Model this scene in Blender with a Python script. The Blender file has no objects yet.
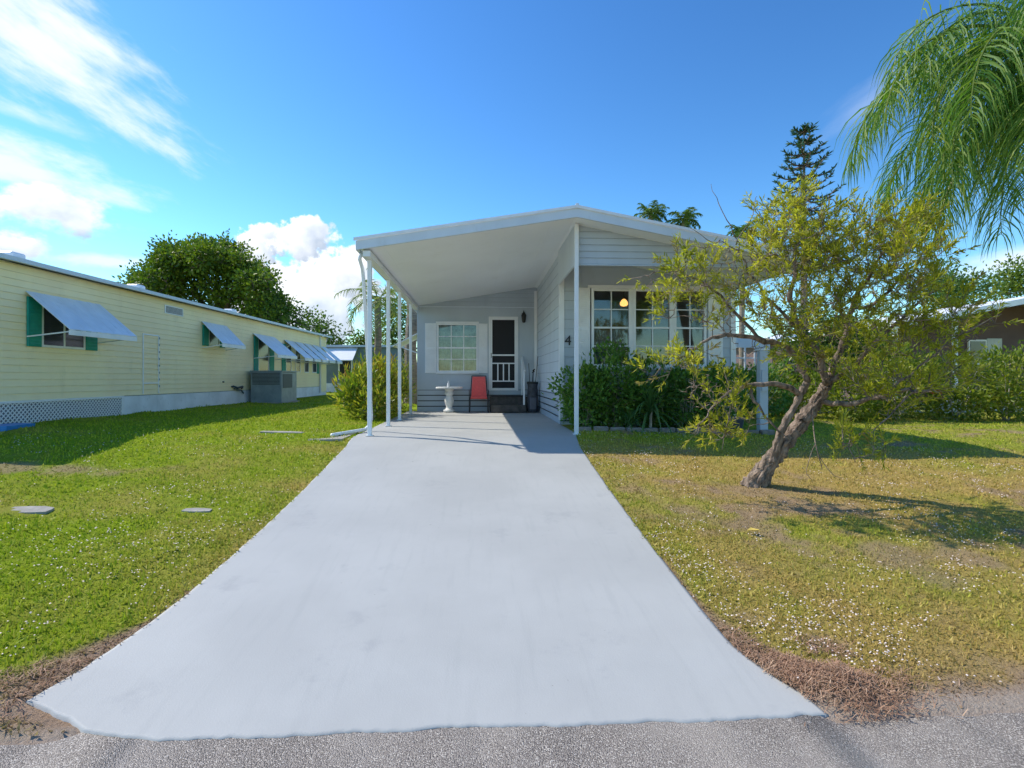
import bpy, math, random
import numpy as np
from math import radians as R, sin, cos, pi, sqrt
from mathutils import Vector
random.seed(7); rng = np.random.default_rng(11)
S = bpy.context.scene
COL = S.collection
TH = R(3.4); FPX = 540.0

# ------------------------------------------------------------------ helpers
def at(px, py, d):
    """world point seen at that place of the photograph, d metres ahead"""
    u = (px - 512) / FPX * d; v = (378 - py) / FPX * d
    return np.array([u*cos(TH) + d*sin(TH), -u*sin(TH) + d*cos(TH), 1.0 + v])

def sstep(a, b, x):
    t = np.clip((x - a) / (b - a), 0, 1); return t*t*(3 - 2*t)

def ramp(y):
    return np.where(y >= 9, 0.0, np.where(y <= 2.45, -0.6, -0.6 * (9 - y) / 6.55))

def gz(x, y):
    x = np.asarray(x, float); y = np.asarray(y, float)
    lat = np.where(x < -2.4, np.minimum(.2, .03*(-2.4 - x)), 0) - np.where(x > 2, np.minimum(.14, .02*(x - 2)), 0)
    return ramp(y) + lat * sstep(2.4, 6, y)

def gz1(x, y): return float(gz(x, y))

_T = rng.random((256, 256))
def vnoise(x, y):
    xi = np.floor(x).astype(int); yi = np.floor(y).astype(int)
    fx = x - xi; fy = y - yi; fx = fx*fx*(3-2*fx); fy = fy*fy*(3-2*fy)
    g = lambda a, b: _T[a % 256, b % 256]
    return (g(xi,yi)*(1-fx) + g(xi+1,yi)*fx)*(1-fy) + (g(xi,yi+1)*(1-fx) + g(xi+1,yi+1)*fx)*fy
def fbm(x, y, o=4):
    s = 0; a = .5; t = 0
    for i in range(o):
        s = s + a*vnoise(x*2**i + 17*i, y*2**i + 31*i); t += a; a *= .5
    return s / t

def tag(o, label=None, cat=None, group=None, kind=None):
    if label: o['label'] = label
    if cat: o['category'] = cat
    if group: o['group'] = group
    if kind: o['kind'] = kind
    return o

ORG = {}
def thing(name, label, cat, loc, group=None):
    o = bpy.data.objects.new(name, None); COL.objects.link(o)
    o.location = loc; o.empty_display_size = .2
    ORG[o.name] = np.array(loc, float)
    return tag(o, label, cat, group)

def link(name, me, mat, parent=None, origin=None):
    o = bpy.data.objects.new(name, me); COL.objects.link(o)
    if mat: me.materials.append(mat)
    if parent is not None:
        o.parent = parent; ORG[o.name] = ORG[parent.name]
    else:
        org = np.array(origin if origin is not None else (0, 0, 0), float)
        o.location = org; ORG[o.name] = org
    return o

class MB:
    def __init__(s, xf=None): s.v = []; s.f = []; s.xf = xf
    def add(s, vs, fs):
        n = len(s.v)
        for v in vs:
            s.v.append(tuple(s.xf(*v)) if s.xf else tuple(v))
        s.f += [tuple(i + n for i in f) for f in fs]
        return s
    def box(s, x0, x1, y0, y1, z0, z1):
        return s.add([(x0,y0,z0),(x1,y0,z0),(x1,y1,z0),(x0,y1,z0),(x0,y0,z1),(x1,y0,z1),(x1,y1,z1),(x0,y1,z1)],
                     [(3,2,1,0),(4,5,6,7),(0,1,5,4),(1,2,6,5),(2,3,7,6),(3,0,4,7)])
    def cbox(s, x0, x1, y0, y1, z0, z1, c=.006):
        """box with its vertical and top edges chamfered"""
        p = lambda a: [(x0+a, y0), (x1-a, y0), (x1, y0+a), (x1, y1-a), (x1-a, y1), (x0+a, y1), (x0, y1-a), (x0, y0+a)]
        vs = [(x, y, z0) for x, y in p(c)] + [(x, y, z1-c) for x, y in p(c)]
        q = [(min(max(x, x0+c), x1-c), min(max(y, y0+c), y1-c), z1) for x, y in p(c)]
        vs += q
        fs = [tuple(range(7, -1, -1)), tuple(range(16, 24))]
        for k in range(2):
            for i in range(8):
                j = (i+1) % 8; fs.append((k*8+i, k*8+j, k*8+8+j, k*8+8+i))
        return s.add(vs, fs)
    def quad(s, a, b, c, d): return s.add([a,b,c,d], [(0,1,2,3)])
    def slab(s, pts, t):
        """plate: polygon pts (3D) thickened by vector t"""
        n = len(pts); pts = [Vector(p) for p in pts]; t = Vector(t)
        vs = [tuple(p) for p in pts] + [tuple(p+t) for p in pts]
        fs = [tuple(range(n-1,-1,-1)), tuple(range(n, 2*n))] + [(i, (i+1)%n, n+(i+1)%n, n+i) for i in range(n)]
        return s.add(vs, fs)
    def tube(s, pts, rad, n=8, cap=True, rough=0.):
        pts = [Vector(p) for p in pts]
        if not hasattr(rad, '__len__'): rad = [rad]*len(pts)
        vs = []; fs = []; ref = None
        for i, p in enumerate(pts):
            t = (pts[min(i+1, len(pts)-1)] - pts[max(i-1, 0)]).normalized()
            if ref is None:
                ref = Vector((1,0,0)) if abs(t.x) < .8 else Vector((0,1,0))
            a = (ref - t*ref.dot(t)).normalized(); b = t.cross(a); ref = a
            for k in range(n):
                w = 2*pi*k/n; rr = rad[i]*(1 + (rough*(float(fbm(np.array([k*1.7+.3]), np.array([i*.33])) [0])-.5)*2 if rough else 0)); vs.append(tuple(p + (a*cos(w) + b*sin(w))*rr))
        for i in range(len(pts)-1):
            for k in range(n):
                j = (k+1) % n; fs.append((i*n+k, i*n+j, i*n+n+j, i*n+n+k))
        if cap: fs += [tuple(range(n-1,-1,-1)), tuple(range(len(vs)-n, len(vs)))]
        return s.add(vs, fs)
    def bar(s, a, b, w, h=None, up=(0,0,1)):
        a = Vector(a); b = Vector(b); t = (b-a).normalized(); up = Vector(up)
        if abs(t.dot(up)) > .98: up = Vector((0,1,0))
        x = t.cross(up).normalized()*(w/2); y = x.cross(t).normalized()*((h or w)/2)
        vs = [tuple(p + q) for p in (a, b) for q in (-x-y, x-y, x+y, -x+y)]
        return s.add(vs, [(3,2,1,0),(4,5,6,7),(0,1,5,4),(1,2,6,5),(2,3,7,6),(3,0,4,7)])
    def lathe(s, prof, c, n=20):
        vs = []; fs = []
        for r, z in prof:
            for k in range(n):
                w = 2*pi*k/n; vs.append((c[0]+r*cos(w), c[1]+r*sin(w), c[2]+z))
        for i in range(len(prof)-1):
            for k in range(n):
                j = (k+1) % n; fs.append((i*n+k, i*n+j, i*n+n+j, i*n+n+k))
        fs += [tuple(range(n-1,-1,-1)), tuple(range(len(vs)-n, len(vs)))]
        return s.add(vs, fs)
    def build(s, name, mat, parent=None, origin=None, smooth=False):
        org = ORG[parent.name] if parent is not None else np.array(origin if origin is not None else (0,0,0), float)
        v = np.array(s.v, float) - org
        me = bpy.data.meshes.new(name); me.from_pydata(v.tolist(), [], s.f); me.update()
        if smooth: me.polygons.foreach_set('use_smooth', [True]*len(me.polygons))
        return link(name, me, mat, parent, origin)

def trimesh(name, V, T, mat, parent=None, origin=None, attrs=None, smooth=False):
    org = ORG[parent.name] if parent is not None else np.array(origin if origin is not None else (0,0,0), float)
    V = np.asarray(V, np.float32).reshape(-1, 3) - org.astype(np.float32); T = np.asarray(T, np.int32).reshape(-1, 3)
    me = bpy.data.meshes.new(name)
    me.vertices.add(len(V)); me.vertices.foreach_set('co', V.ravel())
    me.loops.add(T.size); me.loops.foreach_set('vertex_index', T.ravel())
    me.polygons.add(len(T))
    me.polygons.foreach_set('loop_start', np.arange(0, T.size, 3, dtype=np.int32))
    me.polygons.foreach_set('loop_total', np.full(len(T), 3, np.int32))
    for k, a in (attrs or {}).items():
        at_ = me.attributes.new(k, 'FLOAT', 'POINT'); at_.data.foreach_set('value', np.asarray(a, np.float32))
    me.update(calc_edges=True); me.validate()
    if smooth: me.polygons.foreach_set('use_smooth', [True]*len(me.polygons))
    return link(name, me, mat, parent, origin)

# ------------------------------------------------------------------ materials
def newmat(name):
    m = bpy.data.materials.new(name); m.use_nodes = True
    nt = m.node_tree; nt.nodes.clear()
    out = nt.nodes.new('ShaderNodeOutputMaterial')
    return m, nt, out
def N(nt, typ, **kw):
    n = nt.nodes.new(typ)
    for k, v in kw.items():
        if k.startswith('i_'): n.inputs[k[2:].replace('_', ' ')].default_value = v
        else: setattr(n, k, v)
    return n
def rgb(c): return (c[0], c[1], c[2], 1)
def mixc(nt, fac, a, b, blend='MIX'):
    m = nt.nodes.new('ShaderNodeMix'); m.data_type = 'RGBA'; m.blend_type = blend
    for sock, val in ((m.inputs[0], fac), (m.inputs[6], a), (m.inputs[7], b)):
        if hasattr(val, 'links') or hasattr(val, 'is_linked'): nt.links.new(val, sock)
        elif isinstance(val, (int, float)): sock.default_value = val
        else: sock.default_value = rgb(val)
    return m.outputs[2]
def math_(nt, op, a, b=None, c=None, clamp=False):
    m = nt.nodes.new('ShaderNodeMath'); m.operation = op; m.use_clamp = clamp
    for i, val in enumerate((a, b, c)):
        if val is None: continue
        if isinstance(val, (int, float)): m.inputs[i].default_value = val
        else: nt.links.new(val, m.inputs[i])
    return m.outputs[0]
def noise(nt, vec, scale, detail=4, rough=.55):
    n = N(nt, 'ShaderNodeTexNoise'); n.inputs['Scale'].default_value = scale
    n.inputs['Detail'].default_value = detail; n.inputs['Roughness'].default_value = rough
    nt.links.new(vec, n.inputs['Vector']); return n.outputs['Fac']
def rampf(nt, fac, a, b):
    m = nt.nodes.new('ShaderNodeMapRange'); m.interpolation_type = 'SMOOTHSTEP'
    m.inputs[1].default_value = a; m.inputs[2].default_value = b
    nt.links.new(fac, m.inputs[0]); return m.outputs[0]
def geopos(nt): return nt.nodes.new('ShaderNodeNewGeometry').outputs['Position']

def mat(name, col, rough=.6, var=.12, scale=3., bump=0., bscale=60., metal=0., spec=.4, stain=None, stain_amt=.35, stretch=None):
    m, nt, out = newmat(name)
    p = N(nt, 'ShaderNodeBsdfPrincipled'); nt.links.new(p.outputs[0], out.inputs[0])
    pos = geopos(nt)
    if stretch:
        mp = nt.nodes.new('ShaderNodeMapping'); mp.inputs['Scale'].default_value = stretch
        nt.links.new(pos, mp.inputs[0]); vpos = mp.outputs[0]
    else: vpos = pos
    f = noise(nt, vpos, scale, 6)
    dark = tuple(c*(1-var) for c in col); lite = tuple(min(1, c*(1+var)) for c in col)
    c = mixc(nt, rampf(nt, f, .3, .7), dark, lite)
    if stain:
        sf = rampf(nt, noise(nt, vpos, scale*2.7, 8, .65), .56, .74)
        c = mixc(nt, math_(nt, 'MULTIPLY', sf, stain_amt), c, stain)
    nt.links.new(c, p.inputs['Base Color'])
    p.inputs['Roughness'].default_value = rough; p.inputs['Metallic'].default_value = metal
    p.inputs['Specular IOR Level'].default_value = spec
    if bump:
        b = N(nt, 'ShaderNodeBump'); b.inputs['Strength'].default_value = bump; b.inputs['Distance'].default_value = .01
        nt.links.new(noise(nt, pos, bscale, 5), b.inputs['Height']); nt.links.new(b.outputs[0], p.inputs['Normal'])
    return m

def leafmat(name, cols, trans=.35, rough=.45, scale=1.2):
    m, nt, out = newmat(name)
    g = nt.nodes.new('ShaderNodeNewGeometry')
    cr = nt.nodes.new('ShaderNodeValToRGB'); e = cr.color_ramp.elements
    while len(e) < len(cols): e.new(.5)
    for i, c in enumerate(cols):
        e[i].position = i/(len(cols)-1); e[i].color = rgb(c)
    f = noise(nt, g.outputs['Position'], scale, 3)
    fac = math_(nt, 'ADD', math_(nt, 'MULTIPLY', g.outputs['Random Per Island'], .62), math_(nt, 'MULTIPLY', math_(nt, 'SUBTRACT', f, .3), .95), clamp=True)
    nt.links.new(fac, cr.inputs[0])
    p = N(nt, 'ShaderNodeBsdfPrincipled'); p.inputs['Roughness'].default_value = rough; p.inputs['Specular IOR Level'].default_value = .35
    nt.links.new(cr.outputs[0], p.inputs['Base Color'])
    t = N(nt, 'ShaderNodeBsdfTranslucent')
    bright = mixc(nt, 1.0, cr.outputs[0], (1.35, 1.5, .7), 'MULTIPLY')
    nt.links.new(bright, t.inputs[0])
    mx = N(nt, 'ShaderNodeMixShader'); mx.inputs[0].default_value = trans
    nt.links.new(p.outputs[0], mx.inputs[1]); nt.links.new(t.outputs[0], mx.inputs[2]); nt.links.new(mx.outputs[0], out.inputs[0])
    return m

def glassmat(name, tint=(.8,.84,.85), refl=.04):
    m, nt, out = newmat(name)
    tr = N(nt, 'ShaderNodeBsdfTransparent'); tr.inputs[0].default_value = rgb(tint)
    gl = N(nt, 'ShaderNodeBsdfGlossy'); gl.inputs['Roughness'].default_value = .03
    lw = N(nt, 'ShaderNodeFresnel'); lw.inputs[0].default_value = 1.5
    f = math_(nt, 'ADD', lw.outputs[0], refl, clamp=True)
    mx = N(nt, 'ShaderNodeMixShader'); nt.links.new(f, mx.inputs[0])
    nt.links.new(tr.outputs[0], mx.inputs[1]); nt.links.new(gl.outputs[0], mx.inputs[2]); nt.links.new(mx.outputs[0], out.inputs[0])
    return m

M = {}
M['siding'] = mat('grey_blue_siding', (.47,.525,.585), .5, .05, 1.5, .12, 120, stain=(.33,.36,.38), stain_amt=.25, stretch=(1,1,.35))
M['siding_pale'] = mat('pale_grey_siding', (.64,.69,.745), .5, .05, 1.5, .12, 120, stain=(.45,.47,.5), stain_amt=.22, stretch=(1,1,.35))
M['lap_shade'] = mat('lap_shadow_line', (.34,.38,.43), .7, .2, 3)  # shadow under each siding lap, painted as a darker strip
M['lap_shade_yellow'] = mat('yellow_lap_shadow_line', (.84,.75,.50), .7, .2, 3)  # same painted lap shadow, toned for the yellow wall
M['white'] = mat('white_paint', (.80,.81,.83), .4, .04, 4, .08, 90, stain=(.6,.6,.58), stain_amt=.2)
M['ceil'] = mat('white_carport_ceiling', (.88,.90,.925), .55, .03, .7, 0, 60, stain=(.7,.69,.66), stain_amt=.25)
M['roof'] = mat('white_roof_metal', (.72,.76,.80), .35, .05, 2, .05, 60, stain=(.5,.52,.53), stain_amt=.3)
M['fascia'] = mat('fascia_paint', (.62,.68,.75), .4, .05, 2, .05, 60, stain=(.45,.48,.5), stain_amt=.3, stretch=(1,1,.3))
M['groove'] = mat('dark_groove', (.03,.035,.04), .8)
M['black'] = mat('black_metal', (.018,.018,.02), .4)
M['dark'] = mat('dark_rubber', (.035,.033,.034), .85, .25, 20, .3, 200)
M['step'] = mat('weathered_step_boards', (.085,.075,.07), .85, .3, 6, .3, 80, stretch=(1,8,1))
M['glass'] = glassmat('window_glass')
M['glass_dark'] = glassmat('neighbour_window_glass', (.35,.38,.4), .05)
M['screen'] = mat('black_insect_screen', (.02,.02,.024), .75, .2, 60)
M['curtain'] = mat('teal_white_curtain', (.45,.55,.55), .8, .45, 2.6, stretch=(1,1,1.6), stain=(.08,.3,.36), stain_amt=.9)
M['curtain_grey'] = mat('sheer_grey_curtain', (.35,.36,.37), .9, .2, 5)
M['interior'] = mat('room_wall', (.32,.27,.2), .8)
M['red'] = mat('red_sling_fabric', (.88,.135,.125), .7, .12, 30, .25, 400)
M['bagcloth'] = mat('charcoal_bag_cloth', (.06,.062,.075), .6, .3, 9, .2, 150)
M['stone_white'] = mat('white_cast_stone', (.74,.74,.72), .6, .08, 12, .2, 90)
M['yellow'] = mat('pale_yellow_siding', (.99,.815,.50), .55, .05, 1.2, .1, 100, stain=(.62,.55,.32), stain_amt=.25, stretch=(1,1,.35))
M['teal'] = mat('teal_shutter_paint', (.01,.30,.24), .5, .1, 8)
M['awning'] = mat('pale_blue_awning_metal', (.79,.82,.865), .45, .06, 3, 0, 60, stain=(.4,.45,.5), stain_amt=.3)
M['skirt'] = mat('skirting_white', (.76,.78,.82), .6, .1, 2, .2, 60, stain=(.38,.38,.38), stain_amt=.5)
M['acmetal'] = mat('grey_green_sheet_metal', (.24,.285,.30), .5, .15, 3, .1, 60, stain=(.1,.11,.1), stain_amt=.4)
M['grille'] = mat('dark_coil_grille', (.07,.085,.09), .6, .3, 40)
M['tarp'] = mat('blue_plastic', (.05,.25,.62), .4, .15, 5, .2, 20)
M['bluegrey'] = mat('slate_blue_siding', (.16,.22,.27), .6, .1, 2)
M['mauve'] = mat('mauve_brown_wall', (.13,.085,.085), .7, .1, 2)
M['concrete'] = mat('weathered_concrete', (.33,.31,.28), .85, .2, 6, .4, 80, stain=(.25,.24,.21), stain_amt=.5)
M['brick_edge'] = mat('edging_block', (.24,.21,.185), .9, .25, 9, .5, 60, stain=(.15,.15,.11), stain_amt=.6)
M['bark'] = mat('rough_grey_brown_bark', (.22,.165,.13), .95, .6, 22, 1.6, 40, stretch=(1,1,.22), stain=(.42,.37,.32), stain_amt=.8)
M['twig'] = mat('grey_twig', (.45,.39,.32), .85, .3, 10)
M['palmbark'] = mat('palm_bark', (.25,.20,.15), .9, .3, 9, .6, 30, stretch=(.5,.5,3))
M['bark_far'] = mat('far_bark', (.12,.09,.07), .9, .3, 4)
M['gold'] = mat('dark_bronze', (.03,.025,.02), .35, metal=.6)

def lampmat():
    m, nt, out = newmat('lit_lamp_shade')
    e = N(nt, 'ShaderNodeEmission'); e.inputs[0].default_value = (1, .42, .10, 1); e.inputs[1].default_value = 2.2
    nt.links.new(e.outputs[0], out.inputs[0]); return m
M['lamp'] = lampmat()

L = {}
L['bottle'] = leafmat('bottlebrush_leaf', [(.13,.155,.02),(.27,.28,.028),(.45,.42,.04),(.58,.49,.085)], .54)
L['bottle_dry'] = leafmat('bottlebrush_dry_leaf', [(.2,.16,.05),(.34,.27,.07)], .3)
L['palm'] = leafmat('queen_palm_leaflet', [(.035,.11,.02),(.075,.18,.025),(.17,.27,.035),(.32,.36,.06)], .42, .5, .8)
L['palm_far'] = leafmat('small_palm_leaflet', [(.10,.16,.03),(.2,.26,.05),(.3,.3,.08)], .3)
L['shade'] = leafmat('dark_shrub_leaf', [(.05,.13,.024),(.11,.23,.038),(.24,.35,.06)], .35, .35)
L['strap'] = leafmat('strap_leaf', [(.06,.15,.05),(.14,.25,.09)], .3, .4)
L['croton'] = leafmat('croton_leaf', [(.05,.11,.02),(.14,.21,.025),(.42,.40,.05),(.40,.13,.05)], .4)
L['hedge'] = leafmat('hedge_leaf', [(.07,.125,.018),(.19,.24,.028),(.40,.37,.05)], .45)
L['banyan'] = leafmat('broad_tree_leaf', [(.03,.07,.012),(.075,.14,.016),(.16,.22,.02),(.25,.27,.03)], .3, .5, .35)
L['fargreen'] = leafmat('far_tree_leaf', [(.03,.075,.014),(.08,.15,.02),(.16,.22,.03)], .3, .5, .4)
L['pine'] = leafmat('norfolk_pine_needle', [(.02,.065,.03),(.045,.11,.05)], .2)

def grassmat():
    m, nt, out = newmat('lawn_blade')
    g = nt.nodes.new('ShaderNodeNewGeometry')
    def attr(n):
        a = nt.nodes.new('ShaderNodeAttribute'); a.attribute_name = n; return a.outputs['Fac']
    r = g.outputs['Random Per Island']
    green = mixc(nt, r, (.19,.31,.010), (.47,.54,.03))
    dry = mixc(nt, r, (.36,.26,.055), (.64,.48,.16))
    brown = mixc(nt, r, (.22,.13,.075), (.44,.30,.18))
    c = mixc(nt, attr('dry'), green, dry); c = mixc(nt, attr('dirt'), c, brown)
    p = N(nt, 'ShaderNodeBsdfPrincipled'); p.inputs['Roughness'].default_value = .6; p.inputs['Specular IOR Level'].default_value = .2
    nt.links.new(c, p.inputs['Base Color'])
    t = N(nt, 'ShaderNodeBsdfTranslucent'); nt.links.new(c, t.inputs[0])
    mx = N(nt, 'ShaderNodeMixShader'); mx.inputs[0].default_value = .35
    nt.links.new(p.outputs[0], mx.inputs[1]); nt.links.new(t.outputs[0], mx.inputs[2]); nt.links.new(mx.outputs[0], out.inputs[0])
    return m

def groundmat():
    m, nt, out = newmat('lawn_soil_and_turf')
    pos = geopos(nt)
    def attr(n):
        a = nt.nodes.new('ShaderNodeAttribute'); a.attribute_name = n; return a.outputs['Fac']
    f1 = noise(nt, pos, 9, 6); f2 = noise(nt, pos, 70, 4)
    green = mixc(nt, f2, (.11,.19,.006), (.36,.45,.014)); green = mixc(nt, rampf(nt, f1, .35, .7), green, (.19,.24,.016))
    dry = mixc(nt, f2, (.26,.175,.045), (.56,.41,.14))
    soil = mixc(nt, f2, (.20,.125,.08), (.46,.33,.23))
    c = mixc(nt, attr('dry'), green, dry); c = mixc(nt, attr('dirt'), c, soil)
    c = mixc(nt, attr('sand'), c, mixc(nt, noise(nt, pos, 45, 6), (.28,.21,.16), (.58,.48,.39)))
    p = N(nt, 'ShaderNodeBsdfPrincipled'); p.inputs['Roughness'].default_value = .95; p.inputs['Specular IOR Level'].default_value = .1
    nt.links.new(c, p.inputs['Base Color'])
    b = N(nt, 'ShaderNodeBump'); b.inputs['Strength'].default_value = .9; b.inputs['Distance'].default_value = .03
    nt.links.new(noise(nt, pos, 55, 6, .7), b.inputs['Height']); nt.links.new(b.outputs[0], p.inputs['Normal'])
    nt.links.new(p.outputs[0], out.inputs[0]); return m

def drivemat():
    m, nt, out = newmat('painted_concrete')
    pos = geopos(nt)
    c = mixc(nt, rampf(nt, noise(nt, pos, .9, 6, .6), .3, .7), (.390,.392,.380), (.434,.436,.422))
    mp = nt.nodes.new('ShaderNodeMapping'); mp.inputs['Scale'].default_value = (6, .5, 1); nt.links.new(pos, mp.inputs[0])
    c = mixc(nt, math_(nt, 'MULTIPLY', rampf(nt, noise(nt, mp.outputs[0], 3, 6), .5, .75), .2), c, (.31,.32,.315))
    c = mixc(nt, math_(nt, 'MULTIPLY', rampf(nt, noise(nt, pos, 2.1, 7, .7), .57, .72), .35), c, (.285,.29,.30))
    vo = N(nt, 'ShaderNodeTexVoronoi'); vo.inputs['Scale'].default_value = 3.4; vo.inputs['Randomness'].default_value = 1
    nt.links.new(pos, vo.inputs['Vector'])
    spk = math_(nt, 'MULTIPLY', math_(nt, 'LESS_THAN', vo.outputs['Distance'], .04), rampf(nt, noise(nt, pos, 1.7, 3), .47, .56))
    c = mixc(nt, math_(nt, 'MULTIPLY', spk, .75), c, (.14,.13,.12))
    vo2 = N(nt, 'ShaderNodeTexVoronoi'); vo2.inputs['Scale'].default_value = 13; nt.links.new(pos, vo2.inputs['Vector'])
    spk2 = math_(nt, 'MULTIPLY', math_(nt, 'LESS_THAN', vo2.outputs['Distance'], .05), rampf(nt, noise(nt, pos, 2.3, 3), .52, .6))
    c = mixc(nt, math_(nt, 'MULTIPLY', spk2, .6), c, (.17,.16,.14))
    c = mixc(nt, math_(nt, 'MULTIPLY', rampf(nt, noise(nt, pos, 7, 8, .75), .6, .8), .35), c, (.47,.475,.48))
    p = N(nt, 'ShaderNodeBsdfPrincipled'); p.inputs['Roughness'].default_value = .62; p.inputs['Specular IOR Level'].default_value = .25
    nt.links.new(c, p.inputs['Base Color'])
    b = N(nt, 'ShaderNodeBump'); b.inputs['Strength'].default_value = .25; b.inputs['Distance'].default_value = .006
    nt.links.new(noise(nt, pos, 90, 6, .7), b.inputs['Height']); nt.links.new(b.outputs[0], p.inputs['Normal'])
    nt.links.new(p.outputs[0], out.inputs[0]); return m

def roadmat():
    m, nt, out = newmat('worn_chip_asphalt')
    pos = geopos(nt)
    vo = N(nt, 'ShaderNodeTexVoronoi'); vo.inputs['Scale'].default_value = 165; nt.links.new(pos, vo.inputs['Vector'])
    sep = nt.nodes.new('ShaderNodeSeparateColor'); nt.links.new(vo.outputs['Color'], sep.inputs[0])
    c = mixc(nt, sep.outputs[0], (.21,.185,.17), (.44,.395,.36))
    c = mixc(nt, math_(nt, 'GREATER_THAN', sep.outputs[1], .87), c, (.64,.59,.54))
    c = mixc(nt, rampf(nt, vo.outputs['Distance'], .4, .8), c, (.12,.105,.095))
    c = mixc(nt, math_(nt, 'MULTIPLY', rampf(nt, noise(nt, pos, 1.3, 5), .4, .7), .5), c, (.44,.40,.365))
    p = N(nt, 'ShaderNodeBsdfPrincipled'); p.inputs['Roughness'].default_value = .85; p.inputs['Specular IOR Level'].default_value = .3
    nt.links.new(c, p.inputs['Base Color'])
    b = N(nt, 'ShaderNodeBump'); b.inputs['Strength'].default_value = .8; b.inputs['Distance'].default_value = .008; b.invert = True
    nt.links.new(vo.outputs['Distance'], b.inputs['Height']); nt.links.new(b.outputs[0], p.inputs['Normal'])
    nt.links.new(p.outputs[0], out.inputs[0]); return m

# ------------------------------------------------------------------ camera, light, sky
cam = bpy.data.cameras.new('camera'); co = bpy.data.objects.new('camera', cam); COL.objects.link(co)
cam.sensor_width = 36; cam.lens = 36*FPX/1024; cam.shift_y = -6/1024; cam.clip_end = 2000; cam.clip_start = .05
co.location = (0, 0, 1); co.rotation_euler = (R(90), 0, -TH); S.camera = co

SUN = Vector((-.86, .33, 1)).normalized()
sl = bpy.data.lights.new('sun', 'SUN'); sl.energy = 3.6; sl.angle = R(.5); sl.color = (1, .93, .80)
so = bpy.data.objects.new('sun', sl); COL.objects.link(so); so.rotation_euler = SUN.to_track_quat('Z', 'Y').to_euler(); so.location = (-20, 8, 25)
S.view_settings.view_transform = 'Standard'; S.view_settings.look = 'None'; S.view_settings.gamma = 1
S.view_settings.use_curve_mapping = False; S.view_settings.exposure = .52

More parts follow.
